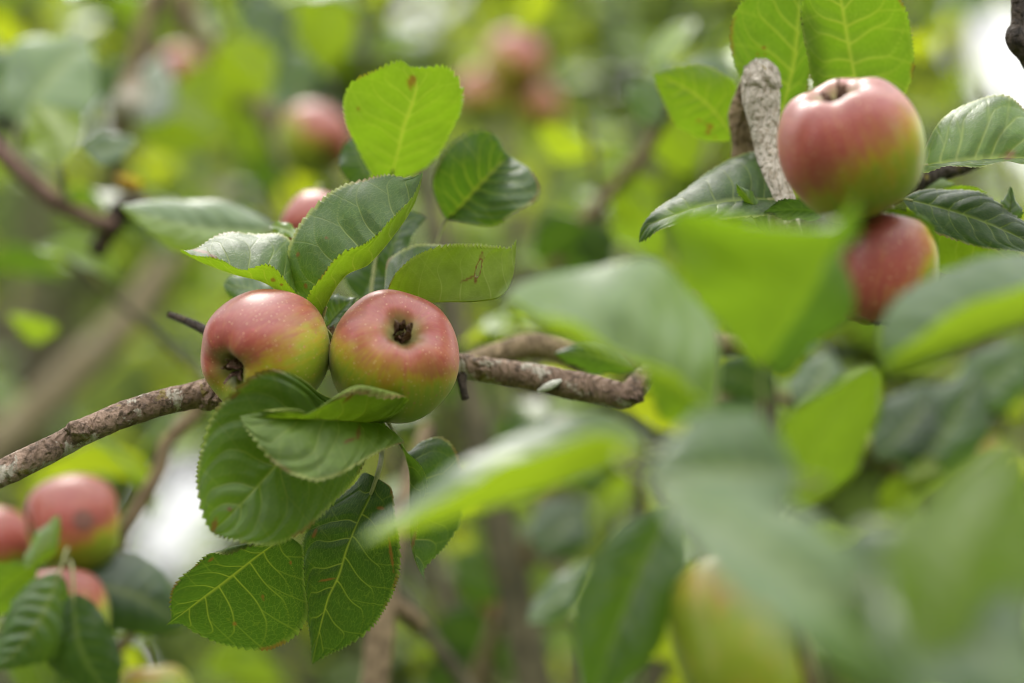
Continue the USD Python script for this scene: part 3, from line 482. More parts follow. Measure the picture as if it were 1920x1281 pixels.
# L9: half-hidden leaf to the right of it
add_leaf(main, [(745, 822, 1.8), (758, 850, 1.8), (768, 900, 1.9), (768, 960, 2.0), (769, 1010, 2.0), (780, 1056, 1.8), (798, 1088, 1.6)],
    [(762, 849, 2.6), (790, 827, 3.2), (834, 822, 3.6), (857, 855, 3.8), (868, 935, 3.8), (864, 985, 3.6), (837, 1022, 3.2), (800, 1060, 2.4)],
    [(760, 845, 1.4), (786, 868, 1.0), (797, 900, 0.8), (795, 940, 0.8), (786, 985, 1.0), (772, 1022, 1.3), (786, 1062, 1.5)],
    petiole=[(704, 772, 2.4), (730, 795, 2.2)], label='folded leaf hanging right of the dark leaf, its pale near edge twisted at the tip', nt=300, ns=40, seed=10, marks=[(776, 1010, 4, 22, 12)], tone=0.22, bulge=0.05, tone_side=(0, 0.1))
# leaves of the same spur, a little further back
add_leaf(main, [(733, 332, 8.0), (745, 290, 7.0), (757, 240, 6.0), (772, 200, 5.2), (781, 165, 4.6), (768, 125, 4.2)],
    [(790, 320, 7.8), (825, 285, 7.2), (855, 235, 6.4), (868, 180, 5.4), (855, 142, 4.8), (825, 124, 4.3), (790, 126, 4.2)],
    [(700, 328, 7.6), (672, 285, 6.6), (648, 225, 5.4), (645, 185, 4.8), (670, 148, 4.4), (720, 122, 4.2), (748, 114, 4.1)],
    petiole=[(690, 640, 4.6), (705, 480, 6.6), (722, 390, 7.2)], label='big upright yellow-green leaf with a notched top, above the folded leaf', nt=180, ns=20, seed=11, marks=[(772, 152, 9, 15, 10)], tone=0.62, bulge=0.07, wave=0.0022)
add_leaf(main, [(838, 411, 8.4), (858, 392, 8.1), (882, 366, 7.9), (915, 330, 7.9), (944, 302, 8.1), (962, 296, 8.4)],
    [(820, 380, 7.4), (813, 335, 6.8), (830, 292, 6.6), (872, 254, 6.9), (915, 246, 7.4), (938, 264, 7.8), (950, 285, 8.1)],
    [(870, 420, 7.2), (932, 418, 6.3), (975, 400, 6.1), (1005, 368, 6.4), (1008, 340, 6.9), (990, 316, 7.6)],
    petiole=[(760, 660, 5.0), (800, 520, 7.6), (825, 440, 8.4)], label='leaf with one dark half and one half pale with sky sheen, right of the upright yellow-green leaf', nt=150, ns=18, seed=12, tone=0.20, bulge=0.10, wave=0.003, puff=0.0012)
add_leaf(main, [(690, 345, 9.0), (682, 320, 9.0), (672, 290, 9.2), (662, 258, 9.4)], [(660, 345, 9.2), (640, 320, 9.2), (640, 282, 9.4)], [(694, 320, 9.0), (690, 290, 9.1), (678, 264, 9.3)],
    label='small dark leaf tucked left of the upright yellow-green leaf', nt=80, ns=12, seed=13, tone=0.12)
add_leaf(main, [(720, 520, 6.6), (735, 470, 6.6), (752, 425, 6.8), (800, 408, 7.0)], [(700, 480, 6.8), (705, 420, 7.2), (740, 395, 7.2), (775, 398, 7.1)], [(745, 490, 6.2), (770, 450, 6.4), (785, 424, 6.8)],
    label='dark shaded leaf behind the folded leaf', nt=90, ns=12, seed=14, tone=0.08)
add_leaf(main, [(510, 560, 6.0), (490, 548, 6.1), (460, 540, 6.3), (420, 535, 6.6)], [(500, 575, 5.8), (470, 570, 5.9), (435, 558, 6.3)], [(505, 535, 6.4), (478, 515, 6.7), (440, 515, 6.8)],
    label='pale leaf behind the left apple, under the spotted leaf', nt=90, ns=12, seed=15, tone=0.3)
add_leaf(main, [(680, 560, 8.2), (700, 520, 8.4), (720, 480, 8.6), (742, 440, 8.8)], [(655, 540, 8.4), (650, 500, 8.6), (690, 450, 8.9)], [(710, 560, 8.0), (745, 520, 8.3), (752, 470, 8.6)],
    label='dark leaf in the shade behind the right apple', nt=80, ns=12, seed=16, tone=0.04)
add_leaf(main, [(556, 440, 4.6), (540, 432, 4.8), (524, 426, 5.0), (505, 424, 5.2)], [(550, 446, 4.5), (530, 442, 4.7), (512, 432, 5.0)], [(552, 428, 4.9), (538, 418, 5.1), (518, 418, 5.2)],
    label='leaf tip showing behind the spotted leaf', nt=60, ns=10, seed=17, tone=0.7)

def bleaf(thing, base, tip, width, face=1, tone=0.5, dl=0.8, dr=0.8, bow=0.08, petiole=None, label=None, seed=0, nt=50, ns=10, uneven=0.0, **kw):
    """A leaf by base and tip (px, py, cm), width in px; face 1 shows the upper side; dl, dr: how many cm the margins lie behind the midrib; bow bends the midrib sideways."""
    b, t = np.array(base, float), np.array(tip, float); d = t - b; ln = np.hypot(d[0], d[1]) + 1e-6
    r2 = np.array([-d[1], d[0]]) / ln * face                    # towards the right margin, in picture pixels
    rg = np.random.default_rng(seed + 77); u = np.linspace(0, 1, 7); arch = np.sin(np.pi * u)
    mid = b + d * u[:, None]; mid[:, :2] += r2 * (arch * bow * ln)[:, None]; mid[:, 2] -= arch * 0.05 * ln / 40
    wp = np.array([0, 0.66, 0.96, 1.0, 0.85, 0.5, 0])
    def mar(sg, dd):
        m_ = mid.copy(); w = width / 2 * wp * (1 + sg * uneven) * rg.uniform(0.92, 1.08, 7)
        m_[:, :2] += sg * r2 * w[:, None]; m_[:, 2] += dd * wp
        return m_[1:-1]
    return add_leaf(thing, mid, mar(-1, dl), mar(1, dr), petiole=petiole, label=label, tone=tone, seed=seed, nt=nt, ns=ns, teeth=30, tooth=0.0016, **kw)

# ------------------------------------------------------------------ the branch with the sawn stub, upper right
rb = Thing('apple_branch', 'branch ending in a grey lichened sawn stub, beside the large pink apple', 'branch', P((1470, 470, 4)))
rb.part('stem', tube([P(q) for q in ((1478, 470, 4.0), (1470, 415, 4.0), (1455, 340, 4.2), (1440, 265, 4.6), (1432, 215, 4.8), (1424, 165, 4.8), (1432, 130, 5.0))], [0.0082, 0.0076, 0.0074, 0.0072, 0.0076, 0.0094, 0.0080], 120, 32, 0.09, 110, 21, fine=0.04), BARK_GREY)
c = P((1427, 150, 4.7)); u_, v_ = np.meshgrid(np.linspace(0, np.pi, 26), np.arange(36) / 36 * 2 * np.pi, indexing='ij')
d = np.stack([np.sin(u_) * np.cos(v_), np.sin(u_) * np.sin(v_), np.cos(u_)], -1)
hole = smoothstep(0.90, 0.99, d @ ((RIGHT * 0.75 + UP * 0.35 - FWD * 0.55) / np.linalg.norm([0.75, 0.35, 0.55])))
rr = 0.0112 * (0.86 + 0.36 * (meshkit.fbm(d * 3.2 + 9, 5, 6) - 0.5)) * (1 - 0.45 * hole)
rb.part('callus', ((c + d * rr[..., None] * [1.0, 0.95, 1.05]).reshape(-1, 3), grid_faces(26, 36, True)[:, ::-1]), BARK_GREY)
rb.part('limb', tube([P(q) for q in ((1408, 150, 5.6), (1392, 190, 6.2), (1386, 230, 6.6), (1394, 280, 7.0), (1398, 330, 7.4), (1400, 400, 8.0))], [0.0040, 0.0054, 0.0056, 0.0062, 0.0066, 0.007], 70, 22, 0.2, 140, 22, fine=0.05), BARK_TAN)
rb.part('limb', tube([P(q) for q in ((1470, 430, 5.0), (1600, 400, 5.6), (1700, 350, 6.2), (1755, 325, 6.8), (1815, 305, 7.6), (1930, 240, 9))], [0.0075, 0.0062, 0.0056, 0.0050, 0.0042, 0.004], 80, 20, 0.18, 140, 23), BARK_DARK)
add_leaf(rb, [(1452, 260, 7.6), (1470, 200, 7.0), (1488, 130, 6.4), (1497, 60, 5.6), (1500, -30, 4.6)],
    [(1500, 200, 7.2), (1518, 150, 6.8), (1524, 90, 6.4), (1518, 20, 5.6), (1510, -20, 5.0)], [(1420, 200, 6.6), (1385, 140, 5.6), (1370, 70, 4.8), (1385, 10, 4.4), (1440, -40, 4.4)],
    label='upright bright leaf behind the sawn stub, seen from below', nt=140, ns=18, seed=41, tone=0.42, vein_w=0.0006)
add_leaf(rb, [(1612, 190, 5.4), (1602, 140, 4.8), (1590, 80, 4.2), (1580, 20, 3.4), (1566, -60, 2.4)],
    [(1690, 190, 5.2), (1712, 130, 4.8), (1710, 70, 4.2), (1694, 10, 3.4), (1650, -40, 2.8)], [(1535, 180, 4.8), (1518, 130, 4.2), (1506, 70, 3.6), (1504, 10, 3.0), (1530, -45, 2.6)],
    petiole=[(1630, 380, 1.0), (1622, 280, 3.6)], label='broad bright leaf with a thick pale midrib, standing behind the large pink apple', nt=150, ns=20, seed=42, tone=0.50, vein_w=0.0007)
bleaf(rb, (1378, 262, 8.6), (1226, 138, 8.6), 132, 1, 0.62, 1.2, -0.4, 0.10, seed=43, nt=130, ns=18, petiole=[(1400, 320, 4.8)], label='leaf left of the sawn stub, its tip pointing up left')
add_leaf(rb, [(1455, 375, 3.6), (1400, 375, 2.6), (1330, 384, 2.0), (1262, 405, 2.0), (1225, 418, 2.4), (1198, 455, 2.8)],
    [(1450, 400, 2.2), (1380, 412, 1.2), (1300, 420, 1.0), (1240, 432, 1.6), (1212, 448, 2.3)], [(1448, 330, 4.6), (1425, 288, 5.2), (1380, 296, 5.0), (1320, 325, 4.4), (1265, 375, 3.4), (1225, 398, 2.9), (1206, 420, 2.8)],
    petiole=[(1480, 372, 4.0)], label='shiny leaf below the sawn stub, its tip turned down at the left', nt=150, ns=18, seed=44, tone=0.24)
add_leaf(rb, [(1722, 312, 1.0), (1765, 306, 0.5), (1820, 301, 0.2), (1880, 297, 0.2), (1960, 300, 0.6)],
    [(1745, 255, 2.0), (1782, 212, 2.6), (1840, 184, 2.9), (1900, 190, 3.0), (1950, 240, 2.4)], [(1740, 322, 0.2), (1800, 312, -0.4), (1870, 305, -0.6), (1930, 305, -0.2)],
    petiole=[(1690, 345, 3.0), (1708, 326, 2.0)], label='rounded bright leaf at the right edge, beside the large pink apple', nt=130, ns=18, seed=45, marks=[(1890, 292, 16, 9, 0)], tone=0.52, vein_w=0.0006)
bleaf(rb, (1690, 372, 2.4), (1960, 470, 1.0), 100, 1, 0.10, 1.2, -0.6, -0.04, seed=46, nt=130, ns=18, petiole=[(1640, 385, 3.5)], label='dark glossy leaf under the large pink apple, running off to the right')
bleaf(rb, (1700, 390, 3.6), (1915, 505, 3.5), 170, -1, 0.75, 0.6, 0.4, 0.05, seed=47, nt=120, ns=16, label='bright leaf under the dark glossy leaf, seen from below with a red spot')
bleaf(rb, (1868, 452, 2.0), (1895, 350, 2.4), 46, 1, 0.2, 1.0, 0.4, 0.10, seed=48, nt=60, ns=10, label='small upright leaf at the right edge above the dark glossy leaf')
bleaf(rb, (1720, 360, 6.2), (1790, 345, 6.2), 44, 1, 0.8, 0.4, 0.4, 0.05, seed=49, nt=50, ns=10)
bleaf(rb, (1660, 390, -5.0), (1752, 520, -5.6), 56, 1, 0.45, -0.4, 0.8, -0.16, seed=50, nt=80, ns=12, label='narrow pale leaf curving over the shaded apple')
bleaf(rb, (1440, 440, 3.0), (1380, 345, 1.6), 30, 1, 0.4, 0.5, 0.5, 0.05, seed=51, nt=50, ns=8)
bleaf(rb, (1560, 400, 3.0), (1430, 398, 2.0), 44, 1, 0.12, 1.0, -0.8, 0.05, seed=52, nt=70, ns=10)

# ------------------------------------------------------------------ blurred leaves nearest the lens
fb = Thing('apple_branch', 'soft blurred leafy shoot nearest to the lens, filling the lower right', 'branch', P((1520, 1300, -20)))
fb.part('stem', tube([P(q) for q in ((1560, 1420, -19), (1500, 1200, -19), (1450, 1000, -19.5), (1420, 880, -20), (1432, 760, -21))], [0.0028, 0.0026, 0.0022, 0.0018, 0.0012], 60, 12, 0.1, 100, 31), BARK_TAN)
add_leaf(fb, [(1345, 772, -20.0), (1290, 742, -20.8), (1210, 700, -21.2), (1120, 655, -21.6), (1030, 618, -21.6), (942, 568, -21.2)],
    [(1310, 735, -21.6), (1215, 680, -22.6), (1120, 632, -23.0), (1030, 598, -22.8), (965, 568, -21.8)], [(1348, 690, -19.0), (1335, 600, -17.8), (1270, 515, -17.6), (1160, 492, -18.2), (1060, 508, -19.2), (975, 535, -20.4)],
    petiole=[(1428, 870, -20), (1390, 820, -20.2)], label='large pale blurred leaf, tip pointing left towards the right apple', nt=70, ns=14, seed=61, tone=0.62, tone_side=(0.13, 0), wave=0.002, bulge=0.05)
add_leaf(fb, [(1430, 694, -20.4), (1462, 640, -21.4), (1515, 560, -22.6), (1565, 465, -23.8), (1614, 360, -25.0)],
    [(1475, 700, -20.2), (1560, 620, -20.6), (1598, 540, -21.4), (1594, 460, -22.8), (1610, 400, -24.2)], [(1385, 655, -20.8), (1315, 575, -22.2), (1272, 480, -23.6), (1256, 415, -24.2), (1350, 400, -24.8), (1460, 415, -25.0), (1545, 430, -25.0)],
    petiole=[(1424, 860, -20.5), (1430, 770, -20.2)], label='bright heart-shaped blurred leaf in front of the shaded apple', nt=70, ns=14, seed=62, tone=0.46, tone_side=(-0.30, 0.05), wave=0.004, bulge=0.10)
add_leaf(fb, [(1990, 600, -18.6), (1880, 622, -20.0), (1790, 660, -20.8), (1715, 694, -21.2), (1664, 704, -21.4)],
    [(1970, 530, -20.6), (1860, 556, -22.2), (1760, 602, -22.8), (1688, 655, -22.4)], [(1980, 480, -16.8), (1900, 474, -17.2), (1800, 500, -18.6), (1700, 545, -19.8), (1652, 615, -20.9)],
    petiole=[(2080, 700, -18), (2030, 620, -18.4)], label='bright blurred leaf entering from the right edge, pale along its top', nt=70, ns=14, seed=63, tone=0.62, tone_side=(0.10, -0.30), bulge=0.05)
add_leaf(fb, [(1212, 846, -24.4), (1180, 864, -24.4), (1100, 892, -24.8), (1010, 926, -25.0), (900, 958, -25.0), (790, 990, -24.6), (672, 1020, -24.0)],
    [(1192, 832, -25.4), (1120, 812, -26.8), (1030, 836, -27.2), (920, 884, -27.2), (810, 944, -26.4), (730, 988, -25.2)], [(1190, 800, -23.4), (1120, 778, -22.6), (1030, 790, -22.4), (920, 836, -22.6), (810, 910, -23.0), (730, 965, -23.4)],
    petiole=[(1424, 900, -20), (1330, 880, -23)], label='long bright blurred leaf reaching left across the dark hanging leaf', nt=70, ns=14, seed=64, tone=0.78, tone_side=(0.08, -0.35), bulge=0.05)
bleaf(fb, (1500, 895, -27), (1205, 890, -29), 250, 1, 0.38, -1.8, 1.6, 0.02, seed=65, petiole=[(1440, 930, -20)], label='broad dull green blurred leaf in the middle of the near shoot')
bleaf(fb, (1225, 905, -31), (1740, 1345, -35), 200, 1, 0.52, 1.0, -1.5, -0.06, seed=66, petiole=[(1420, 880, -21)], label='large blurred leaf with a pale midrib sweeping to the lower right corner', vein_w=0.0012)
bleaf(fb, (1262, 945, -15), (1105, 1340, -19), 190, 1, 0.30, 0.6, -1.6, 0.03, seed=67, petiole=[(1420, 900, -19.5)], label='dark blurred leaf hanging down at the bottom, right of centre')
bleaf(fb, (1485, 955, -19), (1650, 690, -20), 150, -1, 0.55, 0.9, -1.0, 0.06, seed=68, petiole=[(1445, 990, -19.5)], label='yellow-green blurred leaf pointing up right in the middle of the near shoot')
bleaf(fb, (1760, 1290, -38), (1900, 840, -36), 300, -1, 0.42, 0.9, 0.6, 0.04, seed=69, petiole=[(1620, 1330, -24)], label='large olive blurred leaf filling the right edge low down')
bleaf(fb, (1640, 1120, -35), (1960, 1300, -39), 260, 1, 0.42, 1.2, -1.0, -0.05, seed=70, petiole=[(1540, 1180, -23)], label='green blurred leaf in the bottom right corner')
bleaf(fb, (1560, 1090, -33), (1780, 1010, -34), 170, 1, 0.20, 1.2, -1.2, 0.06, seed=71, label='short dark blurred leaf between the large lower right leaves')
bleaf(fb, (1330, 770, -17), (1215, 700, -17), 130, 1, 0.50, 0.6, 0.6, 0.06, seed=72, label='mid green blurred leaf just under the large pale one')

# ------------------------------------------------------------------ lower left cluster
lb = Thing('apple_branch', 'thin reddish branch slanting down at the lower left, carrying the bruised apple', 'branch', P((365, 770, 24)))
lb.part('stem', tube([P(q) for q in ((430, 700, 25), (362, 778, 24), (312, 832, 24), (300, 880, 24), (268, 938, 24), (236, 990, 24), (200, 1060, 25), (150, 1120, 25), (120, 1150, 26))], [0.0052, 0.0048, 0.0052, 0.0044, 0.0050, 0.0042, 0.0042, 0.0045, 0.003], 90, 16, 0.15, 90, 41), BARK_TAN)
lb.part('spur', tube([P(q) for q in ((236, 990, 24), (225, 1050, 25), (250, 1180, 25), (190, 1260, 25), (150, 1330, 26))], [0.0040, 0.0035, 0.0032, 0.0034, 0.004], 50, 12, 0.15, 90, 42), BARK_TAN)
bleaf(lb, (128, 1095, 19), (348, 1180, 22), 150, 1, 0.10, 2.2, -0.6, -0.10, seed=81, label='dark leaf right of the bruised apple, its near edge turned up', petiole=[(110, 1090, 22)])
bleaf(lb, (112, 1072, 13), (-8, 1258, 11.5), 128, 1, 0.42, 0.5, 0.7, -0.08, seed=82, label='mottled leaf hanging at the left edge, in front of the lowest green apple', petiole=[(115, 1080, 20)], puff=0.0016)
bleaf(lb, (138, 1112, 12.5), (222, 1318, 12.5), 128, 1, 0.14, 0.4, 1.2, 0.12, seed=83, label='very dark leaf hanging under the bruised apple', petiole=[(115, 1085, 20)])
bleaf(lb, (48, 1068, 13), (110, 965, 14), 46, 1, 0.60, 0.5, 0.3, 0.05, seed=84, label='small bright leaf standing in front of the two pink apples at the lower left')
bleaf(lb, (70, 1060, 14), (-60, 1170, 14), 90, 1, 0.50, 0.6, -0.5, 0.04, seed=85, label='bright leaf running off the left edge below the pink apples')
bleaf(lb, (150, 1180, 25), (235, 1255, 26), 80, 1, 0.08, 1.0, -0.4, 0.05, seed=86, label='dark leaf low in the lower left cluster')
bleaf(lb, (140, 1190, 26), (40, 1320, 27), 120, 1, 0.05, 0.8, 0.5, 0.05, seed=87)
bleaf(lb, (205, 1090, 25), (240, 1040, 25), 30, -1, 0.8, 0.4, 0.4, 0.05, seed=88)
bleaf(lb, (30, 1200, 24), (90, 1330, 24), 90, -1, 0.55, 0.6, 0.6, 0.05, seed=90)

# ------------------------------------------------------------------ branches behind
b2 = Thing('apple_branch', 'mossy brown branch just behind the sharp one, right of the right apple', 'branch', P((900, 690, 11)))
b2.part('stem', tube([P(q) for q in ((820, 710, 10), (920, 668, 11), (985, 650, 11.5), (1035, 652, 12), (1110, 672, 13), (1230, 660, 14), (1400, 640, 15))], [0.005, 0.0060, 0.0072, 0.0078, 0.0070, 0.007, 0.006], 80, 18, 0.15, 90, 51), BARK_TAN)
bleaf(b2, (1190, 690, 10), (1040, 662, 9), 60, 1, 0.25, 0.6, 0.4, 0.05, seed=101)
b3 = Thing('apple_branch', 'forked purple-brown branch with orange lichen at the left', 'branch', P((-20, 270, 30)))
b3.part('stem', tube([P(q) for q in ((-60, 235, 30), (0, 285, 30), (60, 342, 30), (110, 380, 30), (170, 410, 30), (215, 420, 30))], [0.0058, 0.0056, 0.0052, 0.0056, 0.0046, 0.004], 60, 16, 0.15, 90, 52), BARK_RED)
b3.part('limb', tube([P(q) for q in ((180, 475, 31), (200, 440, 31), (225, 395, 31), (290, 400, 31), (350, 440, 31), (420, 470, 31), (520, 520, 32))], [0.006, 0.0072, 0.0070, 0.0066, 0.0062, 0.006, 0.006], 70, 16, 0.15, 90, 53), BARK_DARK)
b3.part('lichen', tube([P((270, 385, 30)), P((300, 408, 29.6)), P((345, 432, 30))], [0.003, 0.0065, 0.004], 20, 12, 0.3, 120, 54), MOSS)
b3.part('lichen', tube([P((225, 335, 29.5)), P((240, 345, 29.2)), P((262, 350, 29.5))], [0.003, 0.006, 0.003], 16, 12, 0.3, 120, 55), MOSS)
bleaf(b3, (520, 432, 17), (224, 386, 15), 105, 1, 0.45, -0.6, 1.6, -0.06, seed=111, nt=90, ns=14, label='pale blurred leaf lying over the forked branch, tip pointing left', petiole=[(560, 470, 22)], tone_side=(0.4, 0))
bleaf(b3, (120, 310, 26), (60, 195, 28), 110, -1, 0.72, 0.8, 0.3, -0.10, seed=112, label='bright blurred leaf rising from the forked branch at the left', petiole=[(112, 380, 30), (122, 350, 28)])
bleaf(b3, (150, 280, 27), (255, 262, 26), 60, 1, 0.22, 0.8, -0.8, 0.08, seed=113, petiole=[(120, 370, 30)])
bleaf(b3, (35, 235, 33), (170, 75, 38), 190, 1, 0.5, 1.2, -1.0, -0.05, seed=114, label='big grey-green blurred leaf at the upper left edge', petiole=[(28, 310, 31)])
bleaf(b3, (125, 390, 30), (150, 350, 29), 24, 1, 0.5, 0.4, 0.4, 0.05, seed=115)
bleaf(b3, (20, 215, 35), (-60, 90, 40), 140, 1, 0.25, 0.4, -1.4, 0.05, seed=116)
b4 = Thing('apple_branch', 'slender upright branch with a pale knobbly joint, top left', 'branch', P((290, -40, 55)))
b4.part('stem', tube([P(q) for q in ((305, -60, 56), (285, 0, 55), (265, 75, 55), (252, 130, 55), (238, 185, 54), (226, 240, 55), (220, 300, 56), (212, 390, 58), (185, 480, 60))], [0.0058, 0.0062, 0.0062, 0.0065, 0.0105, 0.0092, 0.006, 0.006, 0.006], 80, 16, 0.2, 70, 56), BARK_TAN)
b4.part('knot', tube([P((262, 165, 54)), P((240, 195, 53.4)), P((236, 225, 54))], [0.006, 0.0115, 0.007], 24, 14, 0.3, 90, 57), BARK_GREY)
bleaf(b4, (240, 235, 56), (310, 110, 62), 100, 1, 0.2, 0.8, -1.0, 0.05, seed=121)
bleaf(b4, (235, 190, 55), (175, 120, 58), 85, 1, 0.16, 0.8, -1.2, 0.05, seed=122)
bleaf(b4, (250, 205, 60), (420, 260, 62), 150, -1, 0.8, 0.6, 0.8, 0.05, seed=123, label='bright rounded blurred leaf right of the knobbly joint')
b5 = Thing('apple_branch', 'thick tan limb slanting out of focus at the left', 'branch', P((-100, 900, 95)))
b5.part('stem', tube([P(q) for q in ((-200, 990, 90), (0, 830, 92), (120, 720, 95), (240, 600, 98), (300, 510, 100), (335, 460, 104), (420, 360, 110))], [0.021, 0.020, 0.0185, 0.018, 0.015, 0.011, 0.008], 60, 18, 0.12, 40, 58), BARK_LIMB)
b6 = Thing('apple_branch', 'thin brown branch rising to the right, top centre', 'branch', P((1090, 420, 40)))
b6.part('stem', tube([P(q) for q in ((1040, 500, 40), (1095, 415, 40), (1150, 355, 39), (1200, 295, 38), (1238, 235, 37), (1275, 190, 36))], [0.0052, 0.005, 0.0046, 0.0044, 0.0046, 0.004], 50, 14, 0.15, 90, 59), BARK_TAN)
for q, (bx, by, tx, ty, w, fc, tn, dz) in enumerate(((1238, 235, 1180, 150, 70, 1, 0.30, 36), (1265, 205, 1240, 110, 60, 1, 0.35, 35), (1200, 300, 1120, 330, 90, -1, 0.7, 38), (1150, 350, 1230, 420, 100, -1, 0.75, 40), (1095, 420, 1000, 480, 90, 1, 0.2, 38), (1100, 420, 1150, 500, 70, 1, 0.05, 37), (1275, 190, 1370, 110, 110, 1, 0.25, 36), (1060, 470, 1120, 560, 90, 1, 0.3, 42), (1250, 215, 1290, 330, 100, -1, 0.8, 40))):
    bleaf(b6, (bx, by, dz), (tx, ty, dz + 2), w, fc, tn, 0.8, -0.3 if fc > 0 else 0.6, 0.05, seed=130 + q)
b7 = Thing('apple_branch', 'pale upright limb at the bottom, behind the dark hanging leaf', 'branch', P((700, 1400, 20)))
b7.part('stem', tube([P(q) for q in ((690, 1420, 20), (702, 1281, 20), (714, 1180, 21), (722, 1090, 22), (742, 1000, 24), (770, 900, 27), (800, 800, 30))], [0.0088, 0.0084, 0.0080, 0.0074, 0.006, 0.005, 0.004], 70, 18, 0.12, 80, 60), BARK_TAN)
b7.part('spur', tube([P(q) for q in ((722, 1120, 22), (760, 1150, 22), (785, 1172, 23))], [0.005, 0.0048, 0.005], 24, 12, 0.3, 110, 61), BARK_TAN)
b8 = Thing('apple_branch', 'dark knotty twig at the top right corner', 'branch', P((1905, -40, 3)))
b8.part('stem', tube([P(q) for q in ((1900, -50, 3), (1908, 0, 3), (1910, 50, 3), (1904, 72, 2.8), (1924, 105, 3), (1945, 150, 3.2))], [0.0036, 0.0034, 0.0036, 0.0052, 0.0042, 0.004], 60, 14, 0.2, 140, 62), BARK_DARK)
b9 = Thing('apple_branch', 'leafy twigs behind the blurred leaf and the right branch', 'branch', P((1700, 900, 35)))
b9.part('stem', tube([P(q) for q in ((1820, 1100, 40), (1700, 900, 36), (1560, 800, 32), (1450, 740, 30), (1330, 760, 30))], [0.006, 0.0055, 0.005, 0.004, 0.003], 60, 14, 0.15, 90, 63), BARK_TAN)
for q, (bx, by, tx, ty, w, fc, tn, dz) in enumerate(((1450, 740, 1330, 690, 110, 1, 0.08, 28), (1500, 770, 1560, 660, 110, 1, 0.3, 27), (1560, 800, 1640, 690, 100, -1, 0.6, 30), (1640, 860, 1760, 720, 130, 1, 0.1, 32), (1700, 900, 1840, 690, 140, 1, 0.3, 32), (1700, 900, 1780, 900, 80, -1, 0.85, 30), (1760, 1000, 1900, 850, 130, -1, 0.7, 36), (1600, 830, 1500, 900, 90, 1, 0.3, 32), (1680, 890, 1690, 1000, 90, -1, 0.8, 30), (1790, 760, 1940, 640, 120, 1, 0.3, 34), (1800, 1040, 1950, 1000, 120, 1, 0.3, 36), (1400, 740, 1380, 860, 100, 1, 0.2, 30))):
    bleaf(b9, (bx, by, dz), (tx, ty, dz + 2), w, fc, tn, 0.8, -0.3 if fc > 0 else 0.6, 0.05, seed=150 + q)
b10 = Thing('apple_branch', 'leafy twigs in soft blur low at the centre, under the sharp branch', 'branch', P((900, 1350, 50)))
b10.part('stem', tube([P(q) for q in ((860, 1420, 48), (920, 1200, 46), (985, 1040, 44), (1030, 900, 44), (1060, 800, 46))], [0.006, 0.0056, 0.005, 0.004, 0.003], 50, 14, 0.15, 90, 64), BARK_TAN)
for q, (bx, by, tx, ty, w, fc, tn, dz) in enumerate(((990, 1170, 1110, 1050, 70, 1, 0.35, 26), (1000, 1030, 1100, 940, 120, 1, 0.20, 40), (985, 1040, 900, 940, 110, -1, 0.5, 44), (1030, 900, 960, 790, 110, 1, 0.25, 46), (1040, 880, 1150, 830, 120, 1, 0.20, 46), (950, 1120, 850, 1040, 110, 1, 0.3, 46), (920, 1200, 810, 1180, 110, 1, 0.12, 48), (920, 1200, 1040, 1220, 120, 1, 0.2, 48), (900, 1260, 800, 1290, 110, 1, 0.1, 48), (1060, 800, 1100, 720, 90, -1, 0.6, 48), (1050, 830, 900, 840, 110, 1, 0.35, 50), (960, 1100, 1080, 1130, 90, -1, 0.7, 44))):
    bleaf(b10, (bx, by, dz), (tx, ty, dz + 2), w, fc, tn, 0.8, -0.3 if fc > 0 else 0.6, 0.05, seed=170 + q)
b11 = Thing('apple_branch', 'leafy twigs with bright leaves at the top, left of the upright yellow-green leaf', 'branch', P((360, 40, 75)))
b11.part('stem', tube([P(q) for q in ((330, -60, 72), (370, 60, 72), (430, 140, 72), (500, 215, 72), (570, 290, 74), (680, 380, 76))], [0.008, 0.0078, 0.0085, 0.009, 0.007, 0.006], 50, 14, 0.15, 60, 65), BARK_TAN)
for q, (bx, by, tx, ty, w, fc, tn, dz) in enumerate(((410, 75, 505, 185, 120, -1, 0.9, 62), (600, -30, 610, 140, 110, -1, 0.85, 55), (370, 70, 400, 20, 60, 1, 0.9, 72), (430, 140, 330, 220, 130, -1, 0.8, 74), (500, 215, 440, 300, 110, -1, 0.7, 76), (500, 215, 600, 120, 80, 1, 0.2, 84), (570, 290, 460, 330, 120, 1, 0.3, 78), (440, 60, 560, 20, 120, 1, 0.15, 84), (640, 380, 560, 360, 80, 1, 0.2, 66), (575, 165, 540, 90, 90, 1, 0.3, 76))):
    bleaf(b11, (bx, by, dz), (tx, ty, dz + 2), w, fc, tn, 0.8, -0.3 if fc > 0 else 0.6, 0.05, seed=190 + q)

# ------------------------------------------------------------------ the trees behind
CLEAR = [(585, 262, 165, 1.53), (596, 421, 70, 1.1), (336, 132, 105, 1.88), (945, 160, 160, 1.98), (1800, 845, 60, 1.68), (945, 1115, 50, 1.73), (250, 130, 40, 1.5), (238, 190, 50, 1.5), (120, 720, 60, 1.88), (240, 600, 60, 1.9), (20, 815, 60, 1.85), (60, 342, 45, 1.23), (150, 400, 45, 1.23), (225, 400, 60, 1.24), (330, 430, 50, 1.24), (285, 20, 75, 1.48), (270, 80, 75, 1.48), (245, 270, 60, 1.48), (300, 510, 90, 1.93), (180, 665, 95, 1.9), (235, 600, 95, 1.9), (110, 730, 95, 1.88), (30, 810, 95, 1.86), (1150, 355, 40, 1.32), (1210, 280, 40, 1.32), (300, 860, 70, 1.2), (240, 980, 50, 1.2), (136, 985, 95, 1.15), (0, 1020, 80, 1.15)]
GAPS = [(345, 905, 22), (318, 1000, 8), (295, 1225, 30), (1862, 72, 48), (700, 945, 4)]
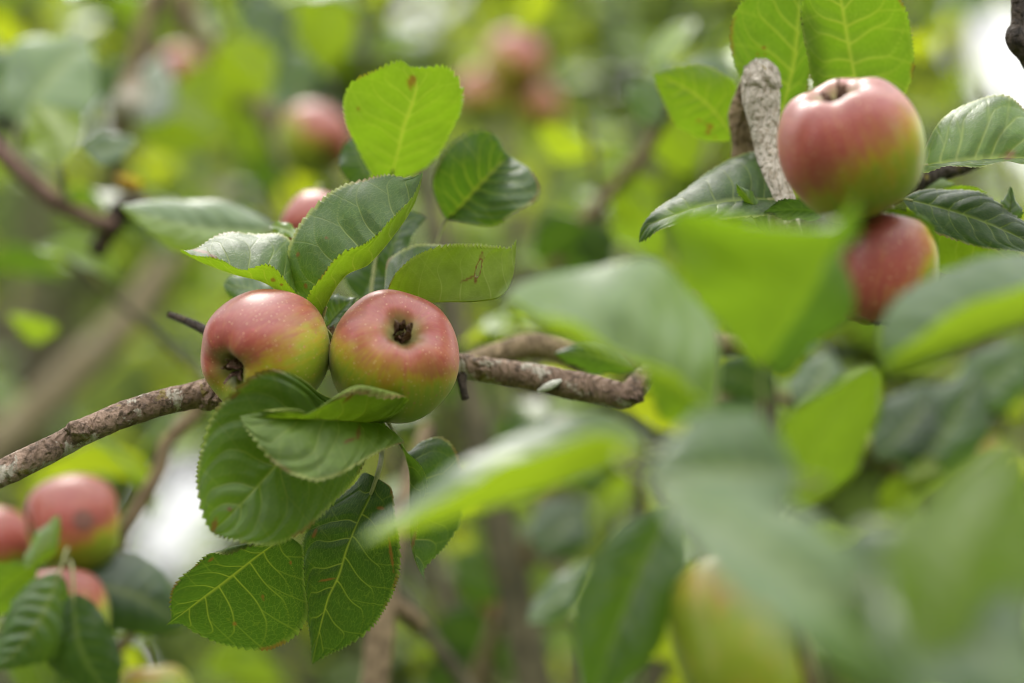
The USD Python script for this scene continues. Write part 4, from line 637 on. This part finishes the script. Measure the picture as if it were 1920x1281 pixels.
def free(w, size=0.0):
    q = project(w)
    if q[2] < 0.3: return True
    for x_, y_, r_, d_ in CLEAR:
        if q[2] < d_ + 0.04 and math.hypot(q[0] - x_, q[1] - y_) < r_: return False
    pad = size * FPX / q[2] * 0.5
    for x_, y_, r_ in GAPS:
        if math.hypot(q[0] - x_, q[1] - y_) < r_ + pad * (0.8 if size > 0.4 else 0.5): return False
    return True
def rand_leaf(rg, w, big=1.0, nt=9, ns=3):
    az = rg.uniform(0, 6.28); el = rg.normal(-0.15, 0.5)
    d = np.array([math.cos(az) * math.cos(el), math.sin(az) * math.cos(el), math.sin(el)])
    n = np.array([rg.normal(0, 0.55), rg.normal(0, 0.55) - 0.15, 1.0])
    L = rg.uniform(0.05, 0.085) * big
    return frame_leaf(w - d * L * 0.5, d, n, L, L * rg.uniform(0.55, 0.72), rg.uniform(5, 40), rg.uniform(-10, 50), nt=nt, ns=ns, seed=int(rg.integers(1e6)), tone=rg.uniform(0.0, 1.0))
def instancer(parent, name, protos, pts, rots, scales, idx, mat, kind=None, label=None):
    path = numbered(parent + '/' + name)
    pi = UsdGeom.PointInstancer.Define(stage, path); rel = pi.CreatePrototypesRel()
    for k, (v, f, d) in enumerate(protos):
        pp = f'{path}/leaf_shape' + (f'_{k:03d}' if k else '')
        me = usdkit.mesh(stage, pp, (v, f), mat, smooth=True); rel.AddTarget(pp)
        UsdGeom.PrimvarsAPI(me).CreatePrimvar('leafdata', T.Color3fArray, 'vertex').Set(Vt.Vec3fArray.FromNumpy(np.asarray(d, np.float32)))
    pi.CreatePositionsAttr(Vt.Vec3fArray.FromNumpy(np.asarray(pts, np.float32)))
    q = np.asarray(rots, float)
    pi.CreateOrientationsAttr(Vt.QuathArray([Gf.Quath(*map(float, r)) for r in q]))
    pi.CreateScalesAttr(Vt.Vec3fArray.FromNumpy(np.repeat(np.asarray(scales, np.float32)[:, None], 3, 1)))
    pi.CreateProtoIndicesAttr(Vt.IntArray.FromNumpy(np.asarray(idx, np.int32)))
    keys(pi.GetPrim(), label, kind=kind)
def quat_from(t, n):
    t = t / np.linalg.norm(t); n = n - t * (n @ t); n = n / np.linalg.norm(n); b = np.cross(t, n)
    from scipy.spatial.transform import Rotation
    x_, y_, z_, w_ = Rotation.from_matrix(np.stack([b, t, n], 1)).as_quat()
    return (w_, x_, y_, z_)
def leaf_protos(seed, n=6, tones=(0.0, 1.0)):
    out = []
    for k in range(n):
        v, f, d, _ = frame_leaf([0, -0.5, 0], [0, 1, 0], [0, 0, 1], 1.0, 0.58 + 0.03 * k, 10 + 6 * k, 8 * k, nt=7, ns=2, seed=seed + k, tone=tones[0] + (tones[1] - tones[0]) * k / (n - 1))
        out.append((v, f, d))
    return out
def tree(label, trunk, n_parts, n_stuff, box, seed, trunk_r=0.06, group=None, leaf_big=1.0, limbs=9, tones=(0.0, 1.0)):
    rg = np.random.default_rng(seed); lo, hi = np.array(box[0]), np.array(box[1]); c = (lo + hi) / 2
    base = np.array([trunk[0], trunk[1], 0.0]); th = Thing('apple_tree', label, 'tree', base, group)
    top = np.array([c[0] + rg.uniform(-0.1, 0.1), c[1], lo[2] + (hi[2] - lo[2]) * 0.75])
    th.part('trunk', tube([base - [0, 0, 0.1], base + (top - base) * 0.3 + rg.normal(0, 0.05, 3), base + (top - base) * 0.65 + rg.normal(0, 0.06, 3), top], [trunk_r * 1.3, trunk_r, trunk_r * 0.7, trunk_r * 0.25], 40, 18, 0.12, 12, seed), BARK_TRUNK)
    for k in range(limbs):
        s = base + (top - base) * rg.uniform(0.35, 0.85); e = lo + (hi - lo) * rg.uniform(0.05, 0.95, 3)
        mid_ = (s + e) / 2 + rg.normal(0, 0.06, 3) + [0, 0, -0.05]
        pts = [s, mid_, e]
        if all(free(q) for q in spline(pts, 12)): th.part('limb', tube(pts, [trunk_r * 0.45, trunk_r * 0.25, trunk_r * 0.08], 24, 10, 0.12, 20, seed + k), BARK_TRUNK)
    k = 0
    while k < n_parts:
        w = lo + (hi - lo) * rg.uniform(0, 1, 3)
        if not free(w, 0.07): continue
        v, f, d, _ = rand_leaf(rg, w, leaf_big); th.part('leaf', (v, f), FARLEAF, data=d); k += 1
    if n_stuff:
        pts, rots, sc, idx = [], [], [], []
        while len(pts) < n_stuff:
            w = lo + (hi - lo) * rg.uniform(0, 1, 3); w[1] = lo[1] + (hi[1] - lo[1]) * rg.uniform(0, 1) ** 0.8
            if not free(w, 0.07): continue
            az = rg.uniform(0, 6.28); el = rg.normal(-0.15, 0.5)
            pts.append(w - base); rots.append(quat_from(np.array([math.cos(az) * math.cos(el), math.sin(az) * math.cos(el), math.sin(el)]), np.array([rg.normal(0, 0.55), rg.normal(0, 0.55) - 0.15, 1.0])))
            sc.append(rg.uniform(0.05, 0.085) * leaf_big); idx.append(rg.integers(6))
        instancer(th.path, 'foliage', leaf_protos(seed, tones=tones), pts, rots, sc, idx, FARLEAF, kind='stuff')
    return th
tree('leafy apple tree close behind the sharp branch, leaves still readable in the blur', (0.35, 1.4), 210, 0, ((-0.52, 1.22, 1.32), (0.52, 1.62, 2.16)), 311, 0.026, limbs=14)
tree('leafy apple tree in soft blur, second row behind the sharp branch', (0.25, 2.3), 290, 0, ((-0.72, 1.65, 1.35), (0.72, 2.45, 2.45)), 301, 0.035, limbs=14)
tree('left one of the two apple trees a few steps behind, wholly blurred', (-0.9, 3.4), 280, 1100, ((-1.9, 2.7, 1.0), (0.1, 4.3, 3.4)), 302, 0.06)
tree('right one of the two apple trees a few steps behind, wholly blurred', (0.9, 3.5), 280, 1100, ((-0.1, 2.7, 1.0), (1.9, 4.3, 3.4)), 303, 0.06)
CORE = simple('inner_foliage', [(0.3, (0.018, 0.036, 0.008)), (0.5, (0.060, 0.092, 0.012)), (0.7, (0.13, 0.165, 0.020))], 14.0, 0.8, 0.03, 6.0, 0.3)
def far_tree(label, x_, y_, h, w, seed, n=700, lumps=46, tones=(0.2, 1.0), leaf=(0.20, 0.38), name='broadleaf_tree', category='tree', trunk=True):
    """A broadleaf tree some way off: trunk, limbs, dense inner lumps of foliage and loose leaf sprays round them."""
    rg = np.random.default_rng(seed); base = np.array([x_, y_, 0.0]); th = Thing(name, label, category, base)
    if trunk: th.part('trunk', tube([base - [0, 0, 0.2], base + [0.1, 0, h * 0.3], base + [0, 0.1, h * 0.75]], [0.22, 0.16, 0.05], 24, 14, 0.1, 5, seed), BARK_TRUNK)
    cen, core = [], []
    tries = 0
    while len(cen) < lumps and tries < 4000:
        tries += 1
        q = np.array([rg.uniform(-0.5, 0.5) * w, rg.uniform(-0.35, 0.35) * min(w, 4.5), h * rg.uniform(0.04, 1.0)])
        if trunk and (q[0] / (0.5 * w)) ** 2 + ((q[2] - 0.45 * h) / (0.58 * h)) ** 2 > 1.05: continue
        r_ = rg.uniform(0.28, 0.62) * (1 if trunk else 1.5)
        if not free(base + q, 2.1 * r_): continue
        cen.append((q, r_))
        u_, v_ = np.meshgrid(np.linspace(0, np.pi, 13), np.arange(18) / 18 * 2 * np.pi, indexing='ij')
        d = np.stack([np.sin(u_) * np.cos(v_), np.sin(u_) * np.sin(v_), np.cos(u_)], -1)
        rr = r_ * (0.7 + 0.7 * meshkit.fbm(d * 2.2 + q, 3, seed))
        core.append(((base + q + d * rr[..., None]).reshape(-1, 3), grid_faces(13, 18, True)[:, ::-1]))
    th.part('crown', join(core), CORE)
    pts, rots, sc, idx, tries = [], [], [], [], 0
    while len(pts) < n and tries < n * 6:
        tries += 1
        q, r_ = cen[rg.integers(len(cen))]; d = rg.normal(size=3); d /= np.linalg.norm(d)
        w0 = q + d * r_ * rg.uniform(0.8, 1.35)
        if w0[2] < 0.1 or not free(base + w0, 0.35): continue
        az = rg.uniform(0, 6.28); el = rg.normal(-0.2, 0.5)
        pts.append(w0); rots.append(quat_from(np.array([math.cos(az) * math.cos(el), math.sin(az) * math.cos(el), math.sin(el)]), np.array([rg.normal(0, 0.6), rg.normal(0, 0.6), 1.0])))
        sc.append(rg.uniform(*leaf)); idx.append(rg.integers(6))
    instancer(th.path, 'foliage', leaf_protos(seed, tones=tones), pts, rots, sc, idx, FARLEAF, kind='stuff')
far_tree('blurred broadleaf tree far behind the orchard, leftmost of three', -2.6, 8.6, 5.2, 4.0, 401)
far_tree('blurred broadleaf tree far behind the orchard, middle one of three', 0.3, 7.8, 6.0, 3.8, 402, lumps=58)
far_tree('blurred broadleaf tree far behind the orchard, rightmost of three', 2.9, 9.0, 6.6, 4.4, 403, lumps=62)
far_tree('long green hedge closing the orchard behind the three broadleaf trees', 0.0, 13.0, 4.4, 17.0, 408, n=900, lumps=230, leaf=(0.2, 0.4), name='hedge', category='hedge', trunk=False)
far_tree('dense orchard tree behind the photographer, left', -1.9, -3.2, 4.2, 4.0, 404, n=300, lumps=40)
far_tree('dense orchard tree behind the photographer, right', 2.0, -3.0, 4.4, 4.0, 405, n=300, lumps=40)
far_tree('dense orchard tree standing to the left of the picture', -4.4, 1.6, 4.2, 4.0, 406, n=300, lumps=40)
far_tree('dense orchard tree standing to the right of the picture', 4.4, 1.8, 4.4, 4.0, 407, n=300, lumps=40)
